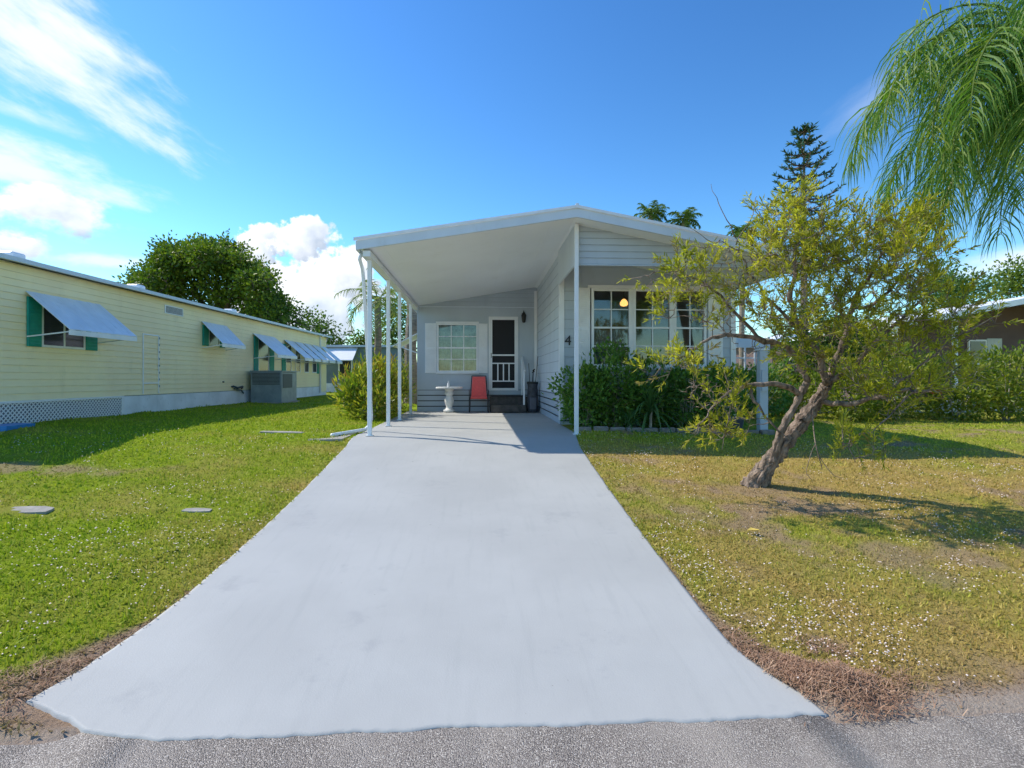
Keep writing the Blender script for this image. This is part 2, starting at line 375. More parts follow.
def make_world():
    w = bpy.data.worlds.new('World'); S.world = w; w.use_nodes = True
    nt = w.node_tree; nt.nodes.clear()
    out = nt.nodes.new('ShaderNodeOutputWorld'); bg = nt.nodes.new('ShaderNodeBackground')
    bg.inputs[1].default_value = 1.0
    nt.links.new(bg.outputs[0], out.inputs[0])
    sky = nt.nodes.new('ShaderNodeTexSky'); sky.sky_type = 'NISHITA'; sky.sun_disc = False
    sky.sun_elevation = math.asin(SUN.z); sky.sun_rotation = math.atan2(SUN.x, SUN.y)
    sky.air_density = 1.15; sky.dust_density = .2; sky.ozone_density = 1.7
    hs = nt.nodes.new('ShaderNodeHueSaturation'); hs.inputs['Saturation'].default_value = 1.16; hs.inputs['Value'].default_value = 1.1
    nt.links.new(sky.outputs[0], hs.inputs['Color'])
    sc_ = nt.nodes.new('ShaderNodeVectorMath'); sc_.operation = 'SCALE'; sc_.inputs['Scale'].default_value = .145; nt.links.new(hs.outputs[0], sc_.inputs[0])
    gm = nt.nodes.new('ShaderNodeGamma'); gm.inputs[1].default_value = 1.36; nt.links.new(sc_.outputs[0], gm.inputs[0])
    col = mixc(nt, 1.0, gm.outputs[0], (.74,.96,1.02), 'MULTIPLY')
    tc = nt.nodes.new('ShaderNodeTexCoord'); d = tc.outputs['Generated']
    def dot(v):
        n = nt.nodes.new('ShaderNodeVectorMath'); n.operation = 'DOT_PRODUCT'; n.inputs[1].default_value = v
        nt.links.new(d, n.inputs[0]); return n.outputs['Value']
    def cloud(px, py, sx, sy, ang, nscale, amp, lo, hi, opac, lit, shadec, stretch=(1,1,1), detail=8, rough=.6, shade=True):
        nonlocal col
        c = Vector(at(px, py, 1) - np.array([0,0,1])); c.normalize()
        t1 = Vector((c.y, -c.x, 0)).normalized(); t2 = t1.cross(c).normalized()
        if t2.z < 0: t2 = -t2
        a = t1*cos(ang) + t2*sin(ang); b = t2*cos(ang) - t1*sin(ang)
        u = math_(nt, 'DIVIDE', dot(a), sx/FPX); v = math_(nt, 'DIVIDE', dot(b), sy/FPX)
        r = math_(nt, 'SQRT', math_(nt, 'ADD', math_(nt, 'MULTIPLY', u, u), math_(nt, 'MULTIPLY', v, v)))
        cb = nt.nodes.new('ShaderNodeCombineXYZ'); nt.links.new(dot(a), cb.inputs[0]); nt.links.new(dot(b), cb.inputs[1]); nt.links.new(dot(c), cb.inputs[2])
        mp = nt.nodes.new('ShaderNodeMapping'); mp.inputs['Scale'].default_value = stretch; nt.links.new(cb.outputs[0], mp.inputs[0])
        f = noise(nt, mp.outputs[0], nscale, detail, rough)
        e = math_(nt, 'ADD', math_(nt, 'SUBTRACT', 1.0, r), math_(nt, 'MULTIPLY', math_(nt, 'SUBTRACT', f, .5), amp))
        fac = math_(nt, 'MULTIPLY', rampf(nt, e, lo, hi), opac)
        fac = math_(nt, 'MULTIPLY', fac, math_(nt, 'GREATER_THAN', dot(c), .2))
        if shade:
            f2 = noise(nt, mp.outputs[0], nscale*.8, 5)
            sh = math_(nt, 'ADD', math_(nt, 'MULTIPLY', v, -.75), math_(nt, 'ADD', math_(nt, 'MULTIPLY', u, .5), math_(nt, 'MULTIPLY', math_(nt, 'SUBTRACT', f2, .36), 2.3)), clamp=True)
            cc = mixc(nt, sh, lit, shadec)
        else: cc = mixc(nt, 0.0, lit, lit)
        col = mixc(nt, fac, col, cc)
    W = (.86,.88,.91); G_ = (.40,.47,.58); WW = (.74,.79,.86)
    cloud(45, 38, 118, 62, -.42, 6, 2.4, .12, 1.0, .92, WW, WW, (1, 3.0, 1), shade=False, rough=.62)
    cloud(20, 112, 55, 10, -.1, 9, 2.0, .2, 1.2, .4, WW, WW, (1, 3, 1), shade=False)
    cloud(35, 170, 100, 27, -.15, 8, 2.2, .1, 1.0, .85, WW, WW, (1, 2.4, 1), shade=False)
    cloud(48, 210, 52, 22, 0, 17, 1.9, .15, .6, .96, W, G_, (1,1.4,1))
    cloud(12, 246, 34, 15, 0, 19, 1.7, .15, .6, .96, W, G_, (1,1.4,1))
    cloud(115, 261, 52, 8, .05, 15, 1.8, .1, .9, .7, WW, WW, (1,2,1), shade=False)
    cloud(306, 300, 92, 66, 0, 15, 2.2, .2, .42, .96, W, G_)
    cloud(258, 243, 30, 24, 0, 21, 2.0, .2, .42, .97, W, G_)
    cloud(300, 236, 34, 26, 0, 21, 2.0, .2, .42, .97, W, G_)
    cloud(352, 272, 32, 34, 0, 19, 2.0, .2, .42, .95, W, G_)
    cloud(1012, 262, 50, 16, .1, 10, 1.7, .0, .9, .8, WW, WW, (1,2.2,1), shade=False)
    cloud(870, 100, 60, 16, .5, 9, 1.6, .0, 1.3, .22, WW, WW, (1,3,1), shade=False)
    nt.links.new(col, bg.inputs[0])
make_world()

# ------------------------------------------------------------------ ground, road, driveway
DL = np.array([(2.40,-1.05),(2.47,-1.55),(2.56,-1.93),(2.68,-2.16),(2.75,-2.2),(2.84,-2.16),(3.0,-2.10),(3.29,-2.03),(3.77,-1.975),(4.4,-1.96),(5.1,-1.95),(6.2,-1.965),(8.3,-2.04),(9.2,-2.12),(16.15,-2.12)])
DR = np.array([(2.40,1.65),(2.56,1.62),(2.66,1.57),(2.76,1.52),(3.0,1.445),(3.3,1.43),(4.1,1.43),(5.0,1.44),(6.2,1.465),(8.1,1.53),(9.0,1.62),(9.4,1.71),(16.15,1.71)])
dleft = lambda y: np.interp(y, DL[:,0], DL[:,1])
dright = lambda y: np.interp(y, DR[:,0], DR[:,1])
def on_drive(x, y, m=0): return (y > 2.4) & (y < 16.2) & (x > dleft(y)-m) & (x < dright(y)+m)

def edge_y(x):   # where turf gives way to the road
    return 2.46 + .05*(fbm(x*1.6+3, x*0+9)-.5) + np.where(x < -1.5, .05, 0)

def masks(x, y):
    n1 = fbm(x*1.1+5, y*1.1+2); n2 = fbm(x*3+50, y*3+11); n3 = fbm(x*.55+90, y*.55+40)
    dist_r = x - dright(np.clip(y, 2.4, 16)); dist_l = dleft(np.clip(y, 2.4, 16)) - x
    right = sstep(.5, 2.5, x)
    dry = right*np.clip(.92 + 1.6*(n1-.5) + .5*(n2-.5), 0, 1)*(1 - .75*sstep(7.5, 9.0, y)*(1-.3*n1)) + (1-right)*np.clip(.06 + 1.5*(n1-.56), 0, .6)
    dry = np.clip(dry + (1-right)*.55*np.exp(-np.clip(dist_l, 0, 9)/.35)*(n2*1.4) * (y < 9), 0, 1)
    dirt = np.zeros_like(x)
    # thatch along both flares and the road edge
    dirt = np.maximum(dirt, (y < 4.2)*sstep(.62, .1, dist_r/np.clip(.42*(3.7-y)/1.0, .03, 1)*.6 + .55*(n2-.5))*(x > 0))
    dirt = np.maximum(dirt, (y < 3.9)*sstep(.6, .1, dist_l/np.clip(.7*(3.5-y)/.8, .03, 1)*.6 + .55*(n2-.5))*(x < 0))
    dirt = np.maximum(dirt, sstep(.42, .05, (y-2.5) + .5*(n2-.5)))
    for cx, cy, rx, ry in ((3.55,4.15,.65,.28), (3.3,6.0,.7,.3), (-5.2,6.9,.9,.2)):
        r = np.sqrt(((x-cx)/rx)**2 + ((y-cy)/ry)**2)
        dirt = np.maximum(dirt, sstep(1.5, .2, r + 3.2*(n2-.5))*.68)
    dirt = np.maximum(dirt, right*.8*sstep(.54, .72, n2*.6+n3*.4))
    sand = sstep(.22, .04, (y-2.47) + .3*(n2-.5)) * (np.abs(x) > 1.2)
    sand = np.maximum(sand, sstep(.5, .15, np.sqrt(((x+2.55)/.55)**2 + ((y-2.68)/.16)**2)*.5))
    return np.clip(dry, 0, 1), np.clip(dirt, 0, 1), np.clip(sand, 0, 1)

def axis_(fine, lo, hi, step, flo, fhi):
    a = [flo]; s = step
    while a[-1] > lo: s *= 1.22; a.append(a[-1]-s)
    b = [fhi]; s = step
    while b[-1] < hi: s *= 1.22; b.append(b[-1]+s)
    return np.array(a[::-1][:-1] + list(np.arange(flo, fhi, step)) + b)
xs = axis_(0, -600, 600, .06, -9, 9); ys = axis_(0, -60, 900, .06, 2.3, 12.5)
GX, GY = np.meshgrid(xs, ys)
GZ = gz(GX, GY)
und = (fbm(GX*1.5, GY*1.5)-.5)*.07 + (fbm(GX*6, GY*6)-.5)*.03
away = np.minimum(sstep(.06, .4, np.maximum(dleft(GY)-GX, GX-dright(GY))), 1)*(GY > 2.3)*(GY < 60)*sstep(2.4, 2.8, GY)
GZ = GZ + und*away
GZ = np.where(GY < 2.3, -.66, GZ)
GZ = np.where(on_drive(GX, GY, -.0) & (GY < 2.9), ramp(GY) - .014, GZ)
GZ = np.where(on_drive(GX, GY, -.075) & (GY > 2.9), GZ - .04, np.where(on_drive(GX, GY, 0) & (GY <= 2.9), GZ, GZ + .009 + .004*away))
GZ = np.where(GY < edge_y(GX)-.01, np.minimum(GZ, -.615), GZ)
GZ = np.where((GX > -1.8) & (GX < 5.4) & (GY > 16.2) & (GY < 25), -.1, GZ)
dry, dirt, sand = masks(GX.ravel(), GY.ravel())
ny, nx = GX.shape; I = np.arange(ny*nx).reshape(ny, nx)
a, b, c, d_ = I[:-1,:-1].ravel(), I[:-1,1:].ravel(), I[1:,1:].ravel(), I[1:,:-1].ravel()
T = np.concatenate([np.stack([a,b,c],1), np.stack([a,c,d_],1)])
ground = trimesh('ground', np.stack([GX.ravel(), GY.ravel(), GZ.ravel()],1), T, groundmat(), attrs=dict(dry=dry, dirt=dirt, sand=sand), smooth=True)
tag(ground, kind='structure')

# road: gently ragged edge
rx = np.linspace(-40, 40, 1601); ry = edge_y(rx) + .018*(fbm(rx*9, rx*0+3)-.5)*2 - .02
ry = ry + .16*sstep(-1.95,-1.6,rx)*sstep(1.66,1.5,rx)
rx2 = np.concatenate([rx, rx, rx]); ry2 = np.concatenate([ry, ry-.02, rx*0-5]); rz2 = np.concatenate([rx*0-.645, rx*0-.597, rx*0-.597])
n = len(rx); i = np.arange(n-1)
T = np.concatenate([np.stack([i+n, i+n+1, i+1],1), np.stack([i+n, i+1, i],1), np.stack([i+2*n, i+2*n+1, i+n+1],1), np.stack([i+2*n, i+n+1, i+n],1)])
road = trimesh('road', np.stack([rx2,ry2,rz2],1), T, roadmat()); tag(road, kind='structure')

# driveway: one painted slab
yr = np.concatenate([np.linspace(2.40, 3.2, 26), np.linspace(3.25, 9.4, 70), np.linspace(9.5, 16.12, 40)])
nc = 190; V = []
for y in yr:
    xl = np.interp(y, [2.40,2.56,2.844,3.2], [-2.2,-2.165,-2.10,-2.05]) if y < 3.2 else dleft(y)
    x = np.linspace(xl, dright(y), nc)
    yy = np.full(nc, y)
    if y < 3.2:
        yf = 2.462 + .02*(fbm(x*5, x*0+5)-.5)*2 + .016*(fbm(x*28, x*0+2)-.5) - .004*x + .30*sstep(-1.35, -2.3, x)**1.5
        yy = yf + (y-2.40)/.8*(3.2-yf)
    jit = np.zeros(nc); jit[0] = .012*(vnoise(np.array([y*9.]), np.array([3.]))[0]-.5); jit[-1] = -jit[0]
    V.append(np.stack([x+jit, yy, ramp(yy)+.004+.011*sstep(2.62,3.1,yy)+.003*sstep(.1,.4,np.minimum(x-x[0], x[-1]-x))*(fbm(x, yy)-.5)], 1))
V = np.array(V); nr = len(yr)
I = np.arange(nr*nc).reshape(nr, nc)
a, b, c, d_ = I[:-1,:-1].ravel(), I[:-1,1:].ravel(), I[1:,1:].ravel(), I[1:,:-1].ravel()
T = [np.stack([a,b,c],1), np.stack([a,c,d_],1)]
loop = np.concatenate([I[0,:], I[1:,-1], I[-1,-2::-1], I[-2:0:-1,0]])
low = V.reshape(-1,3)[loop].copy(); low[:,2] -= .09
VV = np.concatenate([V.reshape(-1,3), low]); k = np.arange(len(loop)); k2 = (k+1) % len(loop); o_ = nr*nc
T += [np.stack([o_+k, o_+k2, loop[k2]],1), np.stack([o_+k, loop[k2], loop[k]],1)]
drive = trimesh('driveway', VV, np.concatenate(T), drivemat(), smooth=False); tag(drive, kind='structure')

# grass blades and flowers
PADS = [(-4.28,5.41,.26,.13), (-2.78,5.5,.2,.08), (-3.5,9.75,.5,.16)]
def lawn_points(n, r0, r1, a0=-72, a1=72):
    r = np.exp(rng.uniform(np.log(r0), np.log(r1), n)); a = np.radians(rng.uniform(a0, a1, n)) + TH
    x = r*np.sin(a); y = r*np.cos(a)
    ok = (y > edge_y(x)+.0) & ~on_drive(x, y, np.where(y < 2.9, .03, -.03 + .045*fbm(x*14, y*14))) & ~((y < 2.62) & (x > -1.75) & (x < 1.68))
    ok &= ~((x > 1.7) & (x < 5.6) & (y > 10.0) & (y < 26)) & ~((x > -2.2) & (x < 1.8) & (y > 16)) & (x > -8.1 + .03*(y-10))
    for cx, cy, rx_, ry_ in PADS: ok &= ~((np.abs(x-cx) < rx_) & (np.abs(y-cy) < ry_))
    return x[ok], y[ok]
def zsurf(x, y):
    u = (fbm(x*1.5, y*1.5)-.5)*.07 + (fbm(x*6, y*6)-.5)*.03
    aw = sstep(0, .35, np.maximum(dleft(y)-x, x-dright(y)))*sstep(2.4, 2.8, y)
    return gz(x, y) + u*aw + .012
def make_grass():
    x, y = lawn_points(420000, 2.45, 24)
    dr, di, sa = masks(x, y)
    keep = (rng.random(len(x)) > sa*.97) & (rng.random(len(x)) > di*.35)
    x, y, dr, di = x[keep], y[keep], dr[keep], di[keep]
    r = np.hypot(x, y); z = zsurf(x, y)
    n = len(x); ang = rng.uniform(0, 2*pi, n); lean = rng.normal(0, .95, n) + di*rng.choice([-1.2,1.2], n)
    patch = fbm(x*2.2+7, y*2.2+1)
    h = (.012 + .036*rng.random(n)**1.6*(.4+1.2*patch)) * (1 - .45*di) * (1+.02*r) * (1-.25*dr)
    w = .0022 + .0009*r + .0022*rng.random(n)
    la = rng.uniform(0, 2*pi, n)
    bx, by = np.cos(ang)*w, np.sin(ang)*w
    off = h*np.clip(np.abs(lean), 0, 2)
    P = np.empty((n, 3, 3), np.float32)
    P[:,0] = np.stack([x-bx, y-by, z-.004], 1); P[:,1] = np.stack([x+bx, y+by, z-.004], 1)
    P[:,2] = np.stack([x+np.cos(la)*off, y+np.sin(la)*off, z + h/np.sqrt(1+lean**2)], 1)
    o = trimesh('lawn_grass', P, np.arange(3*n), grassmat(), attrs=dict(dry=np.repeat(np.clip(dr+rng.normal(0,.16,n),0,1),3), dirt=np.repeat(np.clip(di+rng.normal(0,.1,n)*(di>.05),0,1),3)))
    tag(o, 'short mown grass, green at left and dry at right', 'grass', kind='stuff')
    # small white lawn flowers and petals
    x, y = lawn_points(120000, 2.6, 13)
    m = fbm(x*1.3+33, y*1.3+8)*.5 + fbm(x*5+3, y*5+8)*.5
    pr = np.clip((m-.47)*3.2, 0, 1)*np.where(x > 0, .62, .36) * (np.hypot(x,y) < 11) * (1-.6*masks(x,y)[1])
    k = rng.random(len(x)) < pr; x, y = x[k], y[k]
    dr, di, sa = masks(x, y); k = (sa < .4); x, y = x[k], y[k]
    z = zsurf(x, y) + rng.uniform(.018, .045, len(x)); n = len(x)
    s = .0026 + .0034*rng.random(n) + .0004*np.hypot(x, y); a = rng.uniform(0, 2*pi, n)
    Vv = np.empty((n, 5, 3), np.float32)
    for q in range(4):
        Vv[:,q] = np.stack([x+np.cos(a+q*pi/2)*s, y+np.sin(a+q*pi/2)*s, z + rng.normal(0, .002, n)], 1)
    Vv[:,4] = np.stack([x, y, z+.7*s], 1)
    t = np.array([[0,1,4],[1,2,4],[2,3,4],[3,0,4]]); T_ = (np.arange(n)[:,None,None]*5 + t[None]).reshape(-1,3)
    o = trimesh('clover_flowers', Vv, T_, mat('clover_petal', (.72,.60,.54), .7, .2, 30))
    tag(o, 'scattered small pale clover flowers in the lawn', 'flowers', kind='stuff')
    # dry thatch straws heaped at the flare edges
    x = np.concatenate([rng.normal(1.84, .17, 5200), rng.uniform(1.45, 1.9, 1500), rng.uniform(-3.4,-2.1, 1800)])
    y = np.concatenate([rng.normal(2.72, .15, 5200), rng.uniform(2.6, 3.2, 1500), rng.uniform(2.6, 3.05, 1800)])
    di = masks(x, y)[1]; k = (~on_drive(x, y, .0)) & (y > 2.38) & (di > .3*rng.random(len(x))+.15); x, y = x[k], y[k]; n = len(x)
    heap = .06*np.exp(-((x-1.82)/.2)**2 - ((y-2.66)/.17)**2)
    z = zsurf(x, y) + heap*rng.random(n)**.6 + .004 + .014*rng.random(n)
    a = rng.uniform(0, 2*pi, n); l = rng.uniform(.008, .034, n); w = rng.uniform(.0009, .002, n); dz = rng.normal(0, .010, n)
    ca, sa_ = np.cos(a), np.sin(a)
    Vv = np.stack([np.stack([x-ca*l-sa_*w, y-sa_*l+ca*w, z-dz],1), np.stack([x-ca*l+sa_*w, y-sa_*l-ca*w, z-dz],1),
                   np.stack([x+ca*l+sa_*w, y+sa_*l-ca*w, z+dz],1), np.stack([x+ca*l-sa_*w, y+sa_*l+ca*w, z+dz],1)], 1)
    T_ = (np.arange(n)[:,None,None]*4 + np.array([[0,1,2],[0,2,3]])[None]).reshape(-1,3)
    o = trimesh('dry_thatch', Vv, T_, leafmat('dry_straw', [(.23,.115,.07),(.40,.235,.15),(.56,.39,.27)], .1, .8, 6))
    tag(o, 'brown dry grass thatch along the driveway flares', 'thatch', kind='stuff')
make_grass()

def pad(name, cx, cy, sx, sy, label, cat, m, rot=0., h=.010):
    z = float(zsurf(np.array([cx]), np.array([cy]))[0])
    mb = MB(); pts = []
    for i in range(10):
        a = 2*pi*i/10; k = 1/max(abs(cos(a)), abs(sin(a)))**.7*random.uniform(.9, 1.06)
        x, y = cos(a)*sx*k*.85, sin(a)*sy*k*.85
        X_, Y_ = cx + x*cos(rot)-y*sin(rot), cy + x*sin(rot)+y*cos(rot); pts.append((X_, Y_, z-.03+gz1(X_,Y_)-gz1(cx,cy)))
    mb.slab(pts, (0,0,h+.03))
    return tag(mb.build(name, m, origin=(cx, cy, z)), label, cat)
pad('stepping_stone', -4.28, 5.41, .24, .11, 'flat grey stone slab sunk in the left lawn, nearest the frame edge', 'stone', M['concrete'])
pad('stepping_stone', -2.78, 5.5, .17, .06, 'small flat stone in the left lawn near the driveway', 'stone', M['concrete'])
pad('utility_cover', -3.5, 9.75, .45, .14, 'long flat concrete cover in the grass near the croton bush', 'cover', M['concrete'])
# downspout outfall strip
mb = MB(); z0 = gz1(-2.4, 9)
mb.slab([(-2.72,8.72,-.02),(-2.2,8.78,-.02),(-2.19,10.4,-.02),(-2.36,10.35,-.02),(-2.42,9.35,-.02),(-2.76,8.95,-.02)], (0,0,.046))
tag(mb.build('splash_pad', M['concrete'], origin=(-2.4,9,0)), 'narrow pale concrete strip under the carport downspout', 'concrete pad')
# fallen yellow leaf
for x, y, l in ((2.45,4.7,'single large yellow fallen leaf below the leaning tree'),):
    z = float(zsurf(np.array([x]), np.array([y]))[0]) + .04
    mb = MB(); mb.add([(x-.07,y,z),(x-.02,y-.035,z+.012),(x+.06,y-.01,z+.004),(x-.01,y+.04,z+.016),(x,y,z-.004)], [(0,1,4),(1,2,4),(2,3,4),(3,0,4)])
    tag(mb.build('fallen_leaf', mat('yellow_leaf', (.62,.45,.10), .6), origin=(x,y,z)), l, 'leaf')

# ------------------------------------------------------------------ wall helpers
SHADE_LINES = {}
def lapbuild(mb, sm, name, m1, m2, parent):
    """wall mesh with painted shadow lines at the laps as a second material"""
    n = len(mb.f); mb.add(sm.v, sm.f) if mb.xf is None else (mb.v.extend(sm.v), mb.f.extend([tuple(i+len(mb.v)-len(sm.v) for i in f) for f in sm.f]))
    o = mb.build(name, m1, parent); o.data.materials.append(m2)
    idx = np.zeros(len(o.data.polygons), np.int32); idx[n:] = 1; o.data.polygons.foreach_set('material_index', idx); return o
def lap_wall(mb, p0, dirv, nrm, length, z0, ztop, lap, holes=(), proud=.014):
    """clapboards: p0 (x,y) start, runs along dirv; ztop is number or function(s); holes (s0,s1,z0,z1)"""
    zt = ztop if callable(ztop) else (lambda s: ztop)
    zmax = max(zt(0), zt(length), zt(length/2))
    P = lambda s, o, z: (p0[0]+dirv[0]*s+nrm[0]*o, p0[1]+dirv[1]*s+nrm[1]*o, z)
    z = z0
    while z < zmax - 1e-4:
        z1 = min(z+lap, zmax); zm = (z+z1)/2
        cuts = sorted((h[0], h[1]) for h in holes if h[2] - .01 < zm < h[3] + .01)
        segs = []; s = 0
        for a, b in cuts:
            if a > s: segs.append((s, a))
            s = max(s, b)
        if s < length: segs.append((s, length))
        for a, b in segs:
            if callable(ztop):
                k = max(1, int((b-a)/.08)); cs = np.linspace(a, b, k+1)
            else: cs = [a, b]
            for s0, s1 in zip(cs[:-1], cs[1:]):
                t0, t1 = min(z1, zt(s0)), min(z1, zt(s1))
                if max(t0, t1) <= z + .002: continue
                t0 = max(t0, z+.001); t1 = max(t1, z+.001)
                o0 = proud*(1-(t0-z)/lap); o1 = proud*(1-(t1-z)/lap)
                mb.quad(P(s0,proud,z), P(s1,proud,z), P(s1,o1,t1), P(s0,o0,t0))
                mb.quad(P(s0,0,z), P(s1,0,z), P(s1,proud,z), P(s0,proud,z))
                SHADE_LINES.setdefault(id(mb), MB()).quad(P(s0,proud+.0015,z-.001), P(s1,proud+.0015,z-.001), P(s1,proud+.0015,z+.009), P(s0,proud+.0015,z+.009))  # thin strip at the lap's lower edge, coloured as its shadow
        z = z1

def window(parent, x0, x1, z0, z1, y, cols, rows, ny=-1, depth=.05, fr=.045, mm=.02, glass='glass', frame='white', split=None):
    """sash window in a wall facing -y at y; frame > muntin, pane"""
    mb = MB(); yo, yi = y - .03, y + depth
    mb.box(x0,x0+fr,yo,yi,z0,z1).box(x1-fr,x1,yo,yi,z0,z1).box(x0+fr,x1-fr,yo,yi,z1-fr,z1).box(x0+fr,x1-fr,yo,yi,z0,z0+fr)
    w = mb.build('window', M[frame], parent)
    gx0, gx1, gz0, gz1_ = x0+fr, x1-fr, z0+fr, z1-fr
    mb = MB()
    for i in range(1, cols):
        xx = gx0 + (gx1-gx0)*i/cols; mb.box(xx-mm/2, xx+mm/2, y-.012, y+.012, gz0, gz1_)
    for j in range(1, rows):
        zz = gz0 + (gz1_-gz0)*j/rows; t = mm*1.9 if split == j else mm
        mb.box(gx0, gx1, y-.014, y+.014, zz-t/2, zz+t/2)
    mb.build('muntin', M[frame], w)
    MB().box(gx0, gx1, y+.016, y+.02, gz0, gz1_).build('pane', M[glass], w)
    return w

def shutter(parent, x0, x1, z0, z1, y, m, name='shutter'):
    mb = MB(); mb.cbox(x0, x1, y-.035, y-.005, z0, z1, .005)
    for a, b in ((z0+.05, (z0+z1)/2-.03), ((z0+z1)/2+.03, z1-.05)):
        k = int((b-a)/.045)
        for i in range(k):
            z = a + (b-a)*(i+.5)/k
            mb.quad((x0+.04,y-.0355,z-.02),(x1-.04,y-.0355,z-.02),(x1-.04,y-.044,z+.012),(x0+.04,y-.044,z+.012))
    return mb.build(name, m, parent)

# ------------------------------------------------------------------ main house
H = thing('mobile_home', 'grey blue mobile home with white gabled carport roof at the end of the driveway', 'house', (1.75, 14, 0))
RX, RZ, EL, ZL, ER, ZR, YF, YB = 1.62, 3.87, -2.0, 3.27, 5.62, 3.12, 8.95, 25.0
def zroof(x): return RZ - (RX-x)*(RZ-ZL)/(RX-EL) if x < RX else RZ - (x-RX)*(RZ-ZR)/(ER-RX)
TK = .17
# roof slabs: ceiling below, metal on top, fascia all round
mb = MB(); mb.slab([(EL+.03,YF+.03,ZL-TK+.01),(RX,YF+.03,RZ-TK+.01),(RX,YB,RZ-TK+.01),(EL+.03,YB,ZL-TK+.01)], (0,0,.05))
mb.slab([(RX,YF+.03,RZ-TK+.01),(ER-.03,YF+.03,ZR-TK+.01),(ER-.03,YB,ZR-TK+.01),(RX,YB,RZ-TK+.01)], (0,0,.05))
for k in range(1, 9):                                   # shallow ribs of the ceiling pans
    x = EL + (RX-EL)*k/9; mb.box(x-.006, x+.006, YF+.06, 16.05, zroof(x)-TK+.004, zroof(x)-TK+.02)
ceil = mb.build('ceiling', M['ceil'], H)
mb = MB(); mb.slab([(EL,YF,ZL-.03),(RX,YF,RZ-.03),(RX,YB,RZ-.03),(EL,YB,ZL-.03)], (0,0,.03))
mb.slab([(RX,YF,RZ-.03),(ER,YF,ZR-.03),(ER,YB,ZR-.03),(RX,YB,RZ-.03)], (0,0,.03))
roof = mb.build('roof', M['roof'], H)
mb = MB()
mb.slab([(EL-.02,YF-.02,ZL-TK-.01),(RX,YF-.02,RZ-TK-.01),(RX,YF-.02,RZ-.035),(EL-.02,YF-.02,ZL-.035)], (0,.045,0))
mb.slab([(RX,YF-.02,RZ-TK-.01),(ER+.02,YF-.02,ZR-TK-.01),(ER+.02,YF-.02,ZR-.035),(RX,YF-.02,RZ-.035)], (0,.045,0))
mb.box(EL-.025, EL+.02, YF+.03, YB, ZL-TK-.01, ZL-.035); mb.box(ER-.02, ER+.025, YF+.03, YB, ZR-TK-.01, ZR-.035)
mb.build('fascia', M['fascia'], roof)
mb = MB()                                               # drip edge along the top of the fascia
mb.slab([(EL-.05,YF-.05,ZL-.034),(RX,YF-.05,RZ-.034),(RX,YF-.05,RZ+.012),(EL-.05,YF-.05,ZL+.012)], (0,.03,0))
mb.slab([(RX,YF-.05,RZ-.034),(ER+.05,YF-.05,ZR-.034),(ER+.05,YF-.05,ZR+.012),(RX,YF-.05,RZ+.012)], (0,.03,0))
mb.build('drip_edge', M['white'], roof)
MB().tube([(RX,YF-.04,RZ+.012),(RX,YB,RZ+.012)], .035, 8).build('ridge_cap', M['roof'], roof)
# carport side beam and gutter
mb = MB(); mb.box(-1.92,-1.80,YF+.05,16.05,ZL-TK-.10,ZL-TK-.005)
mb.build('beam', M['white'], H)
mb = MB(); lap_wall(mb, (1.72,9.42), (1,0), (0,-1), 3.78, 3.0, lambda q: zroof(1.72+q)-TK+.015, .115)
xe = RX + (RZ-TK-3.0)*(ER-RX)/(RZ-ZR)
mb.slab([(1.72,9.44,3.0),(xe-.05,9.44,3.0),(1.72,9.44,zroof(1.72)-TK+.005)], (0,.03,0))
lapbuild(mb, SHADE_LINES.pop(id(mb)), 'gable_siding', M['siding'], M['lap_shade'], H)
MB().slab([(1.665,9.40,2.99),(1.665,11.43,2.99),(1.665,11.43,zroof(1.665)-TK+.005),(1.665,9.40,zroof(1.665)-TK+.005)], (.03,0,0)).build('gable_return', M['siding_pale'], H)
MB().box(1.655,1.735,9.385,9.399,2.97,3.695).build('corner_trim', M['white'], H)
MB().box(1.736,5.45,9.388,9.41,2.978,2.999).build('gable_trim', M['siding'], H)
# posts
for y in (9.28, 11.15, 12.7, 14.7):
    mb = MB(); mb.cbox(-1.9, -1.83, y-.035, y+.035, .025, ZL-TK-.1, .005)
    p = mb.build('post', M['white'], H)
    mb = MB(); mb.box(-1.925,-1.805,y-.06,y+.06,.022,.034); mb.build('base_plate', M['white'], p)
mb = MB(); mb.cbox(1.645,1.715,9.3,9.37,-.03,3.69,.005); p = mb.build('post', M['white'], H)
MB().box(1.62,1.74,9.275,9.395,-.03,.03).build('base_plate', M['white'], p)
# downspout
mb = MB(); mb.tube([(-1.98,9.12,3.08),(-2.0,9.13,2.98),(-1.99,9.3,2.86),(-1.985,9.35,2.7),(-2.0,10.1,.3),(-2.02,10.1,.14),(-2.08,9.95,.065),(-2.45,9.1,.055)], .032, 8)
mb.build('downspout', M['white'], H, smooth=True)

FY, BY, SX, FLR = 11.45, 16.1, 1.72, .65
